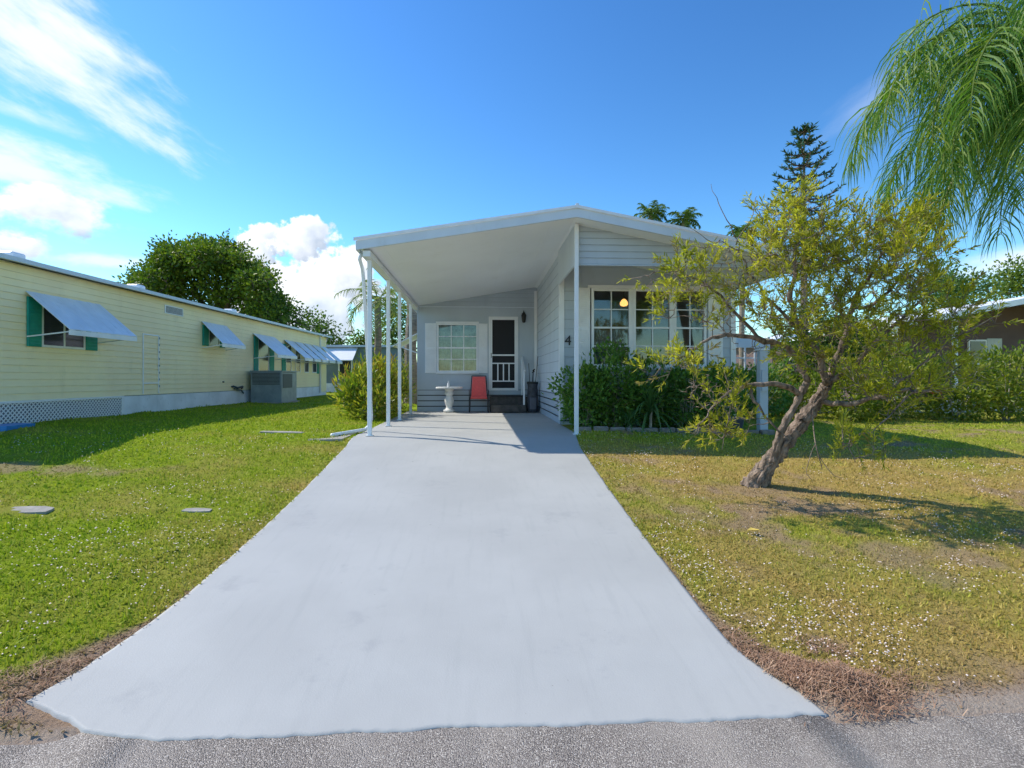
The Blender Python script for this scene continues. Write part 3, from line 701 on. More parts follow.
# front wall (right-hand room)
W1, W2, W3 = (2.36,3.27), (3.27,4.16), (4.16,4.92)
zh = 3.4
mb = MB()
lap_wall(mb, (SX,FY), (1,0), (0,-1), 3.78, FLR, 2.93, .2, holes=((W1[0]-SX, W3[1]-SX, 1.24, 2.93),))
lapbuild(mb, SHADE_LINES.pop(id(mb)), 'front_wall', M['siding'], M['lap_shade'], H)
mb = MB(); mb.box(SX+.01, SX+3.77, FY-.004, FY+.03, 2.93, zh); mb.box(SX, SX+3.78, FY-.022, FY-.004, zh-.02, zh+.02)
mb.box(2.16,2.175,FY-.012,FY-.004,2.94,zh-.02)
mb.build('header_panel', M['siding'], H)
mb = MB(); lap_wall(mb, (SX,FY), (1,0), (0,-1), 3.78, zh+.02, lambda s: zroof(SX+s)-TK+.02, .13)
lapbuild(mb, SHADE_LINES.pop(id(mb)), 'gable_siding', M['siding_pale'], M['lap_shade'], H)
mb = MB(); mb.box(SX, SX+3.78, FY+.09, FY+.1, 0, 1.24); mb.box(SX,W1[0],FY+.09,FY+.1,1.24,3.6); mb.box(W3[1],SX+3.78,FY+.09,FY+.1,1.24,3.3)
mb.box(W1[0],W3[1],FY+.09,FY+.1,2.93,3.3); mb.build('inner_wall', M['interior'], H)
for (a, b) in (W1, W2, W3): window(H, a+.02, b-.02, 1.24, 2.92, FY, 2, 4, split=2, fr=.055)
mb = MB(); mb.box(W1[0]-.06, W3[1]+.06, FY-.06, FY+.05, 2.921, 2.985); mb.box(W1[0]-.06, W3[1]+.06, FY-.075, FY+.05, 1.18, 1.239)
for a in (W1[1], W2[1]): mb.box(a-.019, a+.019, FY-.025, FY+.05, 1.239, 2.921)
mb.build('window_trim', M['white'], H)
shutter(H, 2.03, 2.35, 1.2, 2.93, FY, M['white']); shutter(H, 4.94, 5.26, 1.2, 2.93, FY, M['white'])
for x0, x1 in ((SX-.025, SX+.075), (5.44, 5.55)):
    mb = MB(); mb.box(x0, x1, FY-.03, FY-.0155, .1, zh-.021); mb.build('corner_trim', M['white'], H)
mb = MB(); mb.box(SX-.03,SX-.0155,FY-.015,FY+.09,.1,3.47); mb.build('corner_trim', M['white'], H)
# front skirting
def skirting(mb, gb, p0, dirv, nrm, length, z0=.0, z1=FLR):
    P = lambda s, o, z: (p0[0]+dirv[0]*s+nrm[0]*o, p0[1]+dirv[1]*s+nrm[1]*o, z)
    n = 4; h = (z1-z0)/n
    for i in range(n):
        a, b = z0+i*h+.014, z0+(i+1)*h-.014
        mb.slab([P(0,.012,a),P(length,.012,a),P(length,.012,b),P(0,.012,b)], (-nrm[0]*.01,-nrm[1]*.01,0))
    gb.slab([P(0,.0,z0),P(length,.0,z0),P(length,.0,z1),P(0,.0,z1)], (-nrm[0]*.01,-nrm[1]*.01,0))
for p0, dv, nm, ln in (((SX,FY),(1,0),(0,-1),3.78), ((SX,BY-.01),(0,-1),(-1,0),BY-FY-.02), ((-1.84,BY),(1,0),(0,-1),3.55)):
    mb, gb = MB(), MB(); skirting(mb, gb, p0, dv, nm, ln, -.1 if p0 == (SX,FY) else .0)
    s_ = mb.build('skirting', M['siding'], H); gb.build('vent_groove', M['groove'], s_)
# side wall of the front room, facing the carport
mb = MB(); lap_wall(mb, (SX,BY-.01), (0,-1), (-1,0), BY-FY-.02, FLR, zroof(SX)-TK+.015, .24, proud=.008)
lapbuild(mb, SHADE_LINES.pop(id(mb)), 'side_wall', M['siding_pale'], M['lap_shade'], H)
mb = MB(); mb.box(1.62,1.7,BY-.03,BY-.016,FLR,3.6); mb.box(1.695,1.709,BY-.1,BY-.03,FLR,3.6); mb.build('corner_trim', M['white'], H)
# porch back wall
pw = (-1.27,-.06,1.17,2.62); dw = (.29,1.11,.62,2.80)
mb = MB()
for (a,b,c,d) in ((-1.84,pw[0],FLR,3.1),(pw[0],pw[1],FLR,pw[2]),(pw[0],pw[1],pw[3],3.1),(pw[1],dw[0],FLR,3.1),(dw[0],dw[1],dw[3],3.1),(dw[1],SX,FLR,3.1)):
    mb.box(a,b,BY,BY+.05,c,d)
mb.build('porch_wall', M['siding'], H)
mb = MB(); mb.box(-1.84,1.70,BY-.02,BY,3.1,3.13); mb.build('wall_seam', M['fascia'], H)
mb = MB(); lap_wall(mb, (-1.84,BY), (1,0), (0,-1), 3.55, 3.13, lambda s: zroof(-1.84+s)-TK+.02, .13)
lapbuild(mb, SHADE_LINES.pop(id(mb)), 'gable_siding', M['siding'], M['lap_shade'], H)
window(H, pw[0], pw[1], pw[2], pw[3], BY, 3, 4, split=2, fr=.05, mm=.024)
MB().box(pw[0]-.03,pw[1]+.03,BY-.06,BY-.031,pw[3]-.01,pw[3]+.05).build('window_trim', M['white'], H)
MB().box(pw[0]-.03,pw[1]+.03,BY-.07,BY-.031,pw[2]-.04,pw[2]+.0).build('window_sill', M['white'], H)
shutter(H, -1.62, -1.28, 1.15, 2.62, BY, M['white']); shutter(H, -.05, .23, 1.15, 2.62, BY, M['white'])
mb = MB()
for i in range(60):
    x0 = pw[0]+(pw[1]-pw[0])*i/60; x1 = pw[0]+(pw[1]-pw[0])*(i+1)/60
    mb.quad((x0,BY+.14+.02*sin(i*1.1),pw[2]),(x1,BY+.14+.02*sin((i+1)*1.1),pw[2]),(x1,BY+.14+.02*sin((i+1)*1.1),pw[3]),(x0,BY+.14+.02*sin(i*1.1),pw[3]))
mb.build('curtain', M['curtain'], H, smooth=True)
# screen door
mb = MB(); x0,x1,z0,z1 = dw; fr = .055
mb.box(x0-.03,x0+.02,BY-.03,BY+.04,z0,z1+.03).box(x1-.02,x1+.03,BY-.03,BY+.04,z0,z1+.03).box(x0+.02,x1-.02,BY-.03,BY+.04,z1-.01,z1+.03)
mb.build('door_frame', M['white'], H)
mb = MB(); a, b = x0+.022, x1-.022
mb.box(a,a+fr,BY-.03,BY-.005,z0+.01,z1-.012).box(b-fr,b,BY-.03,BY-.005,z0+.01,z1-.012)
for zz, t in ((z1-.012-fr, fr), (z0+.01, .07), (z0+1.04, .045)): mb.box(a+fr,b-fr,BY-.03,BY-.005,zz,zz+t)
for zz in (z0+.27, z0+.8): mb.box(a+fr,b-fr,BY-.028,BY-.006,zz,zz+.035)
for k in range(1,4):
    xx = a+fr+(b-a-2*fr)*k/4; mb.box(xx-.018,xx+.018,BY-.026,BY-.008,z0+.305,z0+.8)
door = mb.build('screen_door', M['white'], H)
MB().box(a+fr-.01,b-fr+.01,BY+.0,BY+.004,z0+.02,z1-.02).build('screen', M['screen'], door)
MB().tube([(a+.025,BY-.03,z0+.98),(a+.025,BY-.07,z0+1.0),(a+.025,BY-.07,z0+1.1),(a+.025,BY-.03,z0+1.12)], .008, 6).build('handle', M['black'], door)
MB().box(x0,x1,BY+.1,BY+.13,z0,z1).build('entry_door', mat('grey_entry_door', (.10,.10,.11), .5), H)
# rear body and interior
mb = MB(); mb.box(-1.86,-1.82,BY+.05,24.6,0,3.0); mb.box(5.48,5.5,FY+.1,24.6,-.1,3.02); mb.box(-1.82,5.48,24.56,24.6,-.1,3.0)
mb.build('outer_wall', M['siding'], H)
mb = MB(); mb.box(SX+.0,SX+.02,FY+.1,BY-.01,0,3.45); mb.box(SX+.02,5.48,15.4,15.44,FLR,3.2); mb.box(SX+.02,5.48,FY+.1,15.4,FLR-.05,FLR)
mb.box(-1.8,1.7,BY+.9,BY+.94,FLR,3.0)
mb.build('room_partition', M['interior'], H)
# curtains behind the right-hand windows
for a, b, zl in ((W1[0]+.03,W1[1]-.05,2.05),):
    mb = MB(); k = 40
    for i in range(k):
        xa = a+(b-a)*i/k; xb = a+(b-a)*(i+1)/k; ya = FY+.2+.018*sin(i*1.3); yb = FY+.2+.018*sin((i+1)*1.3)
        zt_, zb_ = (zl, 1.26) if zl > 2 else (2.9, 1.26)
        mb.quad((xa,ya,zb_),(xb,yb,zb_),(xb,yb,zt_),(xa,ya,zt_))
    mb.build('curtain', M['curtain_grey'], H, smooth=True)
# awning on the far left side window
mb = MB(); mb.slab([(-1.87,17.0,2.42),(-2.72,17.0,1.98),(-2.72,18.3,1.98),(-1.87,18.3,2.42)], (0,0,.03)); aw = mb.build('awning', M['white'], H)
MB().bar((-1.87,17.02,1.75),(-2.6,17.02,2.02),.03).build('awning_arm', M['white'], aw)
# house number
fc = bpy.data.curves.new('house_number', 'FONT'); fc.body = '4'; fc.size = .3; fc.extrude = .008
to = bpy.data.objects.new('tmp', fc); COL.objects.link(to)
bpy.context.view_layer.update()
me = bpy.data.meshes.new_from_object(to.evaluated_get(bpy.context.evaluated_depsgraph_get())); bpy.data.objects.remove(to)
me.transform(__import__('mathutils').Matrix.Rotation(R(90), 4, 'X')); me.transform(__import__('mathutils').Matrix.Translation(Vector((1.80,FY-.026,1.70)) - Vector(ORG[H.name])))
me.name = 'house_number'; link('house_number', me, M['black'], H)

# pendant lamp inside
T0 = thing('pendant_lamp', 'small glowing pendant lamp inside the first front window', 'lamp', (3.51,13.0,2.80))
mb = MB(); mb.lathe([(.02,.13),(.05,.11),(.09,.05),(.10,.0),(.07,-.04),(.02,-.05)][::-1], (3.51,13.0,2.80), 16); mb.build('lamp_shade', M['lamp'], T0, smooth=True)
MB().tube([(3.51,13.0,2.94),(3.51,13.0,3.3)], .008, 6).build('cord', M['black'], T0)
# wall lantern
T0 = thing('wall_lantern', 'black lantern on the porch wall right of the screen door', 'lantern', (1.3,BY,2.7))
MB().cbox(1.25,1.35,BY-.025,BY-.002,2.72,2.94,.006).build('back_plate', M['black'], T0)
MB().tube([(1.3,BY-.02,2.9),(1.3,BY-.1,3.0),(1.3,BY-.15,2.96)], .012, 6).build('arm', M['black'], T0)
mb = MB(); mb.lathe([(.02,0),(.05,.02),(.075,.2),(.08,.21),(.03,.3),(.01,.32)], (1.3,BY-.15,2.64), 8); mb.build('lamp_housing', M['black'], T0)
MB().lathe([(.045,0),(.06,.12)], (1.3,BY-.155,2.69), 8).build('lamp_glass', mat('lantern_glass', (.5,.5,.48), .2), T0)
# steps
T0 = thing('entry_steps', 'dark weathered steps below the white screen door', 'steps', (.8,15.6,.03))
mb = MB(); mb.box(.28,1.36,15.5,16.06,.03,.46); mb.box(.32,1.3,15.18,15.5,.03,.24); mb.build('tread', M['step'], T0)
MB().cbox(.32,1.30,15.45,16.05,.463,.495,.005).build('door_mat', M['dark'], T0)
# handrail
T0 = thing('handrail', 'slim white handrail beside the dark entry steps', 'handrail', (1.24,15.5,.03))
MB().cbox(1.22,1.27,15.2,15.25,.24,1.25,.004).build('post', M['white'], T0); MB().cbox(1.22,1.27,15.95,16.0,.46,1.58,.004).build('post', M['white'], T0)
MB().bar((1.245,15.1,1.2),(1.245,16.04,1.62),.055,.06).build('rail', M['white'], T0)
MB().bar((1.245,15.22,.62),(1.245,16.0,.98),.03,.05).build('rail', M['white'], T0)
# golf bag
T0 = thing('golf_bag', 'charcoal golf bag standing in the porch corner', 'bag', (1.5,15.35,.03))
mb = MB(); bx, by = 1.5, 15.35
mb.lathe([(.13,0),(.155,.02),(.16,.12),(.15,.3),(.155,.5),(.14,.72),(.155,.82),(.15,.86),(.12,.87)], (bx,by,.03), 18); mb.build('bag_body', M['bagcloth'], T0, smooth=True)
MB().lathe([(.157,0),(.165,.01),(.165,.05),(.157,.06)], (bx,by,.83), 18).build('rim', M['black'], T0)
mb = MB(); mb.cbox(bx-.09,bx+.09,by-.2,by-.13,.12,.45,.02); mb.build('pocket', mat('bag_pocket', (.13,.13,.16), .6), T0)
for k in range(4):
    a = k*1.55; x, y = bx+.08*cos(a), by+.08*sin(a); tx, ty = x+.05*cos(a)+.02, y+.04*sin(a)
    h = (1.62, 1.15, 1.42, 1.2)[k]
    c = MB().tube([(x,y,.8),(tx,ty,h)], .009, 6).build('golf_club', M['black'], T0)
    if k % 2: MB().bar((tx-.02,ty,h),(tx+.04,ty,h+.05),.03,.04).build('club_head', M['gold'], c)
# pedestal table
T0 = thing('pedestal_table', 'white round pedestal table in front of the porch window', 'table', (-.88,15.6,.03))
mb = MB(); mb.lathe([(.17,0),(.17,.05),(.13,.07),(.10,.10),(.085,.14),(.115,.22),(.135,.3),(.13,.36),(.10,.42),(.085,.46),(.12,.50),(.13,.54),(.10,.57),(.12,.62),(.15,.66)], (-.88,15.6,.03), 24); mb.build('pedestal', M['stone_white'], T0, smooth=True)
mb = MB(); mb.lathe([(.33,.66),(.385,.67),(.39,.69),(.385,.71),(.36,.715)], (-.88,15.6,.03), 32); mb.build('tabletop', M['stone_white'], T0)
mb = MB(); mb.lathe([(.035,0),(.04,.02),(.035,.09),(.02,.12),(.015,.16),(.02,.17)], (-.9,15.55,.745), 12)
tag(mb.build('bottle', M['white'], origin=(-.9,15.55,.745), smooth=True), 'small white bottle standing on the pedestal table', 'bottle')
# red chair
T0 = thing('patio_chair', 'red sling patio chair with dark frame on the porch', 'chair', (-.03,15.55,.03))
cx, cy, w = -.03, 15.5, .235
mb = MB(); pr = [(cy-.24,.43),(cy-.18,.415),(cy-.05,.40),(cy+.1,.39),(cy+.2,.40)]
for (y0,z0),(y1,z1) in zip(pr[:-1],pr[1:]): mb.slab([(cx-w,y0,z0),(cx+w,y0,z0),(cx+w,y1,z1),(cx-w,y1,z1)], (0,0,.018))
mb.build('seat', M['red'], T0)
mb = MB(); pr = [(cy+.2,.40),(cy+.24,.5),(cy+.27,.65),(cy+.31,.85),(cy+.36,1.04)]
for i, ((y0,z0),(y1,z1)) in enumerate(zip(pr[:-1],pr[1:])): wa, wb = w-.012*i, w-.012*(i+1); mb.slab([(cx-wa,y0,z0),(cx+wa,y0,z0),(cx+wb,y1,z1),(cx-wb,y1,z1)], (0,.018,0))
mb.build('backrest', M['red'], T0)
for s in (-1, 1):
    x = cx + s*(w+.015)
    MB().tube([(x,cy-.26,.435),(x,cy+.2,.41),(x-s*.018,cy+.27,.65),(x-s*.045,cy+.37,1.06)], .013, 6).build('side_rail', M['black'], T0)
    MB().tube([(x+s*.02,cy-.28,.03),(x+s*.02,cy-.24,.6),(x+s*.02,cy-.2,.64),(x+s*.02,cy+.24,.66)], .012, 6).build('armrest', M['black'], T0)
    MB().tube([(x,cy-.25,.45),(x+s*.01,cy-.27,.03)], .013, 6).build('leg', M['black'], T0)
    MB().tube([(x,cy+.1,.42),(x+s*.01,cy+.32,.03)], .013, 6).build('leg', M['black'], T0)
MB().tube([(cx-w-.02,cy-.262,.2),(cx+w+.02,cy-.262,.2)], .01, 6).build('crossbar', M['black'], T0)
MB().tube([(cx-w+.03,cy+.37,1.06),(cx+w-.03,cy+.37,1.06)], .013, 6).build('crossbar', M['black'], T0)

# bed edging blocks and utility post beside the house
proto = None
xsb = np.arange(1.95, 5.5, .31); k = 0
for x in xsb:
    y = 10.02 - .06*(x-1.9) + random.uniform(-.02,.02); z = gz1(x, y)
    if proto is None:
        mb = MB(); mb.cbox(-.145,.145,-.06,.06,-.04,.10,.018); proto = mb.build('edging_block', M['brick_edge'], origin=(x,y,z)); 
        me = proto.data; v = np.empty(len(me.vertices)*3); me.vertices.foreach_get('co', v); me.vertices.foreach_set('co', (v.reshape(-1,3)+np.array([x,y,z])).ravel()); o = proto
    else: o = proto.copy(); COL.objects.link(o)
    o.location = (x, y, z); o.rotation_euler = (0, random.uniform(-.04,.04), random.uniform(-.1,.1)); 
    o.scale = (random.uniform(.9,1.02), 1, random.uniform(.8,1.15))
    tag(o, 'weathered grey edging block in the row before the window bed', 'edging block', 'edging blocks of the window bed')
z0 = gz1(5.3, 9.9)
T0 = thing('utility_post', 'pale blue grey square utility post behind the leaning tree', 'post', (5.35,9.95,z0))
MB().cbox(5.27,5.43,9.88,10.02,z0-.02,1.52,.01).build('column', M['siding'], T0)
MB().cbox(5.245,5.455,9.865,10.035,1.52,1.56,.008).build('cap', M['siding_pale'], T0)
MB().cbox(5.29,5.41,9.845,9.88,.75,1.15,.006).build('meter_box', M['siding'], T0)
z0 = gz1(4.55, 9.7)
T0 = thing('plant_pot', 'dark round plant pot at the right end of the window bed', 'pot', (4.62,9.55,z0))
MB().lathe([(.11,-.02),(.16,.3),(.175,.3),(.175,.34),(.15,.34),(.14,.28)], (4.62,9.55,z0), 18).build('pot_body', mat('glazed_pot', (.04,.055,.09), .35), T0, smooth=False)

# ------------------------------------------------------------------ neighbour house on the left
A = R(1.7); ex, ey = sin(A), cos(A); OX, OY = -8.1, 10.0
def LT(n, s, z): return (OX + s*ex + n*ey, OY + s*ey - n*ex, z)
NH = thing('mobile_home', 'pale yellow mobile home with blue awnings and teal shutters along the left lawn', 'house', LT(-2, 8, .15))
S0, S1 = -1.7, 17.2; ze = 3.0
def lm(): return MB(xf=LT)
mb = lm()
for i in range(int((ze-.6)/.125)+1):
    z = .6+i*.125; z1 = min(z+.125, ze)
    mb.quad((.016,S0,z),(.016,S1,z),(.002,S1,z1),(.002,S0,z1)); mb.quad((0,S0,z),(0,S1,z),(.016,S1,z),(.016,S0,z))
sm = lm()
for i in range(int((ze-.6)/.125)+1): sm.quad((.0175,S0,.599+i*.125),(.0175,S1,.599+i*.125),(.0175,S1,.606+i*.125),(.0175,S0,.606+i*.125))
lapbuild(mb, sm, 'wall', M['yellow'], M['lap_shade_yellow'], NH)
mb = lm(); mb.box(-4.2,0,S0,S0+.05,.1,ze); mb.box(-4.2,0,S1-.05,S1,.1,ze); mb.box(-4.25,-4.2,S0,S1,.1,ze); mb.build('wall', M['yellow'], NH)
mb = lm()
mb.slab([(.22,S0-.2,ze),(-2,S0-.2,ze+.42),(-2,S1+.15,ze+.42),(.22,S1+.15,ze)], (0,0,.05)); mb.slab([(-2,S0-.2,ze+.42),(-4.4,S0-.2,ze),(-4.4,S1+.15,ze),(-2,S1+.15,ze+.42)], (0,0,.05))
nr = mb.build('roof', M['roof'], NH)
mb = lm(); mb.box(.2,.27,S0-.2,S1+.15,ze-.02,ze+.055); mb.build('gutter', M['fascia'], nr)
for s in (.42, 3.85, 8.6):
    mb = lm(); mb.cbox(-.65,-.35,s-.16,s+.16,ze+.1,ze+.3,.03); mb.build('roof_vent', M['roof'], nr)
# skirting: lattice then plain
zb = .12
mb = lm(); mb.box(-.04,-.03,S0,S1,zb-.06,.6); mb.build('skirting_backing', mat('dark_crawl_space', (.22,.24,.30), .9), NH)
mb = lm(); step = .085; hgt = .43
s = S0 - hgt
while s < 2.6:
    for sg in (1, -1):
        a, b = (s, s+hgt); zA, zB = (zb+.02, zb+.02+hgt) if sg == 1 else (zb+.02+hgt, zb+.02)
        lo, hi = max(a, S0), min(b, 2.6)
        if hi - lo > .02:
            za = zA + (zB-zA)*(lo-a)/(b-a); zc = zA + (zB-zA)*(hi-a)/(b-a); o = .012 if sg == 1 else .003
            mb.slab([(o,lo,za-.014),(o,hi,zc-.014),(o,hi,zc+.014),(o,lo,za+.014)], (-.006,0,0))
    s += step
mb.box(.012,.03,S0,2.6,.56,.6); mb.box(.012,.028,2.58,2.66,zb,.6)
mb.build('lattice_skirting', M['white'], NH)
mb = lm(); 
for i, s in enumerate(np.arange(2.66, S1-.01, 1.21)):
    mb.box(-.02,.006+.002*(i%2),s,min(s+1.205,S1),zb-.08,.585)
mb.build('skirting_panel', M['skirt'], NH)
# windows, shutters, awnings
def nwin(s0, s1, z0, z1, mull=0):
    mb = lm(); fr = .045
    mb.box(-.01,.035,s0,s0+fr,z0,z1).box(-.01,.035,s1-fr,s1,z0,z1).box(-.01,.035,s0+fr,s1-fr,z0,z0+fr).box(-.01,.035,s0+fr,s1-fr,z1-fr,z1)
    if mull: mb.box(-.01,.033,(s0+s1)/2-.02,(s0+s1)/2+.02,z0+fr,z1-fr)
    wn = mb.build('window', M['white'], NH)
    lm().box(.02,.025,s0+fr,s1-fr,z0+fr,z1-fr).build('pane', mat('dark_window_pane', (.03,.03,.045), .12, .2, 2, spec=.6), wn)
def nshut(s0, s1, z0, z1):
    mb = lm(); mb.cbox(.018,.05,s0,s1,z0,z1,.006)
    k = int((z1-z0)/.06)
    for i in range(k):
        z = z0 + (z1-z0)*(i+.5)/k; mb.quad((.051,s0+.035,z-.025),(.051,s1-.035,z-.025),(.062,s1-.035,z+.015),(.062,s0+.035,z+.015))
    mb.build('shutter', M['teal'], NH)
def nawn(s0, s1, zt, off, zl):
    mb = lm(); n = int((s1-s0)/.12)
    for i in range(n):
        a, b = s0+(s1-s0)*i/n, s0+(s1-s0)*(i+1)/n; u = .004 if i % 2 else 0
        mb.slab([(.03,a,zt+u),(off,a,zl+u),(off,b,zl+u),(.03,b,zt+u)], (.006,0,.012))
    mb.box(off-.02,off+.005,s0,s1,zl-.09,zl-.002)
    aw = mb.build('awning', M['awning'], NH)
    for s in (s0+.03, s1-.03): lm().bar((.03,s,zl-.12),(off-.03,s,zl-.03),.022).build('awning_arm', M['white'], aw)
nwin(.44,1.5,1.57,2.42,1); nshut(.13,.43,1.57,2.46); nshut(1.51,1.82,1.57,2.46); nawn(.1,1.9,2.54,.8,1.86)
nwin(6.22,6.85,1.95,2.5); nshut(5.9,6.21,1.93,2.52); nshut(6.86,7.15,1.93,2.52); nawn(5.85,7.25,2.6,.62,1.98)
nwin(9.5,10.42,1.2,2.44); nshut(9.17,9.49,1.2,2.46); nshut(10.43,10.84,1.2,2.46); nawn(9.1,10.9,2.53,.88,1.8)
nshut(11.62,11.98,1.2,2.35)
for s0, s1 in ((12.0,12.6),(13.05,13.62),(14.1,14.66),(15.13,15.72)): nwin(s0,s1,1.23,2.35)
nshut(15.74,16.0,1.2,2.35)
for s0, s1 in ((11.85,12.78),(12.95,13.78),(13.98,14.8),(15.0,15.86),(16.2,17.0)): nawn(s0,s1,2.5,.85,1.78)
mb = lm(); mb.box(.016,.045,16.35,17.1,.35,2.2); mb.build('side_door', M['yellow'], NH)
mb = lm(); mb.cbox(.02,.09,16.1,16.18,.3,2.95,.01); mb.build('downspout', M['white'], NH)
mb = lm(); a,b,c,d = 3.3,3.92,.62,2.06
mb.box(.014,.03,a,a+.03,c,d).box(.014,.03,b-.03,b,c,d).box(.014,.03,a+.03,b-.03,d-.03,d).box(.014,.03,a+.03,b-.03,.86,.89); hd = mb.build('utility_hatch', M['white'], NH)
for k in range(8): lm().box(.03,.036,b-.015,b+.02,c+.15+k*.17,c+.2+k*.17).build('hinge', M['acmetal'], hd)
mb = lm(); mb.box(.012,.03,4.15,4.95,2.64,2.86); vg = mb.build('vent_grille', M['white'], NH)
mb = lm(); 
for k in range(6): mb.box(.03,.036,4.19,4.91,2.67+k*.028,2.685+k*.028)
mb.build('louvre', M['grille'], vg)
mb = lm(); mb.tube([(.02,7.6,.72),(.08,7.62,.74),(.08,7.9,.68),(.09,8.2,.72),(.02,8.3,.66)], .03, 8); mb.tube([(.06,7.7,.66),(.1,8.1,.6),(.05,8.35,.5)], .022, 8); mb.build('pipe', M['grille'], NH)
mb = lm(); mb.lathe([(.03,0),(.03,.04)], (.03,7.08,.86), 8); mb.build('water_tap', M['grille'], NH)
# blue plastic at the lattice
x, y, _ = LT(.5, -.55, 0); z = gz1(x, y)
mb = MB(); mb.slab([(x-.5,y-.6,z-.02),(x+.1,y-.4,z-.02),(x+.1,y+.15,z-.02),(x-.3,y+.25,z-.02)], (.02,0,.10))
tag(mb.build('plastic_sheet', M['tarp'], origin=(x,y,z)), 'blue plastic sheet lying against the lattice skirting', 'plastic sheet')
# packaged air conditioner
zc = .16; X0, X1, Y0, Y1 = -7.68, -6.66, 18.6, 20.1
T0 = thing('air_conditioner', 'grey packaged air conditioner on the grass beside the yellow home', 'air conditioner', (-7.2,19.3,zc))
mb = MB(); mb.cbox(X0,X1,Y0,Y1,zc+.02,zc+1.05,.02); mb.build('cabinet', M['acmetal'], T0)
mb = MB(); mb.box(X0-.02,X1+.02,Y0-.02,Y1+.02,zc+1.05,zc+1.09); mb.build('top_panel', M['acmetal'], T0)
mb = MB()
for k in range(9): mb.box(X0+.06,X1-.06,Y0-.012,Y0,zc+.62+k*.045,zc+.645+k*.045)
mb.build('grille', M['grille'], T0)
mb = MB(); mb.box(X1,X1+.012,Y0+.1,Y1-.5,zc+.5,zc+.98); mb.build('grille', M['grille'], T0)
MB().box(X0-.08,X1+.08,Y0-.08,Y1+.08,zc-.08,zc+.022).build('base_pad', M['concrete'], T0)

# ------------------------------------------------------------------ far house between, and neighbour on the right
def far_house():
    T0 = thing('mobile_home', 'slate blue home with white awning beyond the yellow one', 'house', (-7.5,34,.2))
    x0, x1, y0, y1 = -11.6, -4.6, 31.5, 38
    MB().box(x0,x1,y0,y1,.1,2.75).build('wall', M['bluegrey'], T0)
    mb = MB(); mb.slab([(x0-.3,y0-.3,2.76),(x1+.3,y0-.3,2.76),(x1+.3,y1,3.0),(x0-.3,y1,3.0)], (0,0,.12)); mb.build('roof', M['siding'], T0)
    mb = MB(); a, b, c, d = -8.1, -7.3, .9, 2.2
    mb.box(a,a+.08,y0-.05,y0+.0,c,d).box(b-.08,b,y0-.05,y0,c,d).box(a+.08,b-.08,y0-.05,y0,c,c+.08).box(a+.08,b-.08,y0-.05,y0,d-.08,d); w = mb.build('window', M['white'], T0)
    MB().box(a+.08,b-.08,y0-.02,y0-.01,c+.08,d-.08).build('pane', M['groove'], w)
    mb = MB(); mb.slab([(-8.9,y0-.02,2.72),(-7.0,y0-.02,2.72),(-7.0,y0-1.3,1.95),(-8.9,y0-1.3,1.95)], (0,0,.05)); mb.build('awning', M['white'], T0)
    MB().box(x0,x1,y0-.03,y0-.005,.1,.7).build('skirting', M['skirt'], T0)
far_house()

def right_house():
    T0 = thing('mobile_home', 'mauve brown home with white gabled carport roof behind the right shrubs', 'house', (19,22,-.14))
    e, r, zE, zR_, f = 15.2, 22.0, 2.95, 4.25, 19.0
    mb = MB(); mb.slab([(e,f,zE),(r,f,zR_),(r,34,zR_),(e,34,zE)], (0,0,.06)); mb.slab([(r,f,zR_),(28,f,zE),(28,34,zE),(r,34,zR_)], (0,0,.06))
    rf = mb.build('roof', M['white'], T0)
    mb = MB(); mb.slab([(e-.03,f-.04,zE-.16),(r,f-.04,zR_-.16),(r,f-.04,zR_+.05),(e-.03,f-.04,zE+.05)], (0,.06,0)); mb.slab([(r,f-.04,zR_-.16),(28,f-.04,zE-.16),(28,f-.04,zE+.05),(r,f-.04,zR_+.05)], (0,.06,0))
    mb.box(e-.04,e+.03,f+.02,34,zE-.16,zE+.05); mb.build('fascia', M['white'], rf)
    for x, y in ((17.75,19.2),(15.4,19.2),(24.5,19.2)):
        zt = zE + (x-e)*(zR_-zE)/(r-e) if x < r else zR_ - (x-r)*.2
        MB().cbox(x-.07,x+.07,y-.07,y+.07,-.16,zt-.02,.01).build('post', M['white'], T0)
    mb = MB(); mb.box(15.5,28,21.4,21.5,-.16,2.9); mb.slab([(15.5,21.4,2.9),(22,21.4,4.18),(28,21.4,2.9)], (0,.1,0)); mb.build('wall', M['mauve'], T0)
    mb = MB(); mb.box(15.5,15.6,21.5,34,-.16,2.93); mb.box(27.9,28,21.5,34,-.16,2.9); mb.box(15.6,27.9,33.9,34,-.16,2.9); mb.build('wall', M['mauve'], T0)
    mb = MB(); a,b,c,d = 22.0,23.5,1.1,2.6
    MB().box(21.15,21.8,21.33,21.38,1.75,2.65).build('window', mat('pale_blind', (.55,.57,.55), .7), T0)
    mb = MB(); mb.box(20.3,21.1,21.3,21.38,1.55,2.6); mb.build('window', M['white'], T0)
    MB().box(20.37,21.03,21.28,21.3,1.62,2.53).build('pane', mat('mauve_house_pane', (.05,.06,.06), .15, spec=.6), T0)
right_house()
# low white masonry strip in front of the right-hand neighbour
x0, x1, y = 8.2, 20, 16.6; z = -.14
mb = MB(); 
for i, x in enumerate(np.arange(x0, x1, .41)): mb.cbox(x, x+.4, y, y+.18, z-.05, z+.34, .01)
mb.box(x0,x1,y-.02,y+.2,z+.345,z+.40)
tag(mb.build('garden_wall', mat('whitewashed_block', (.58,.57,.54), .8, .15, 4, .3, 50, stain=(.3,.3,.25), stain_amt=.5), origin=(14,y,z)), 'low whitewashed block wall behind the right-hand shrubs', 'wall')
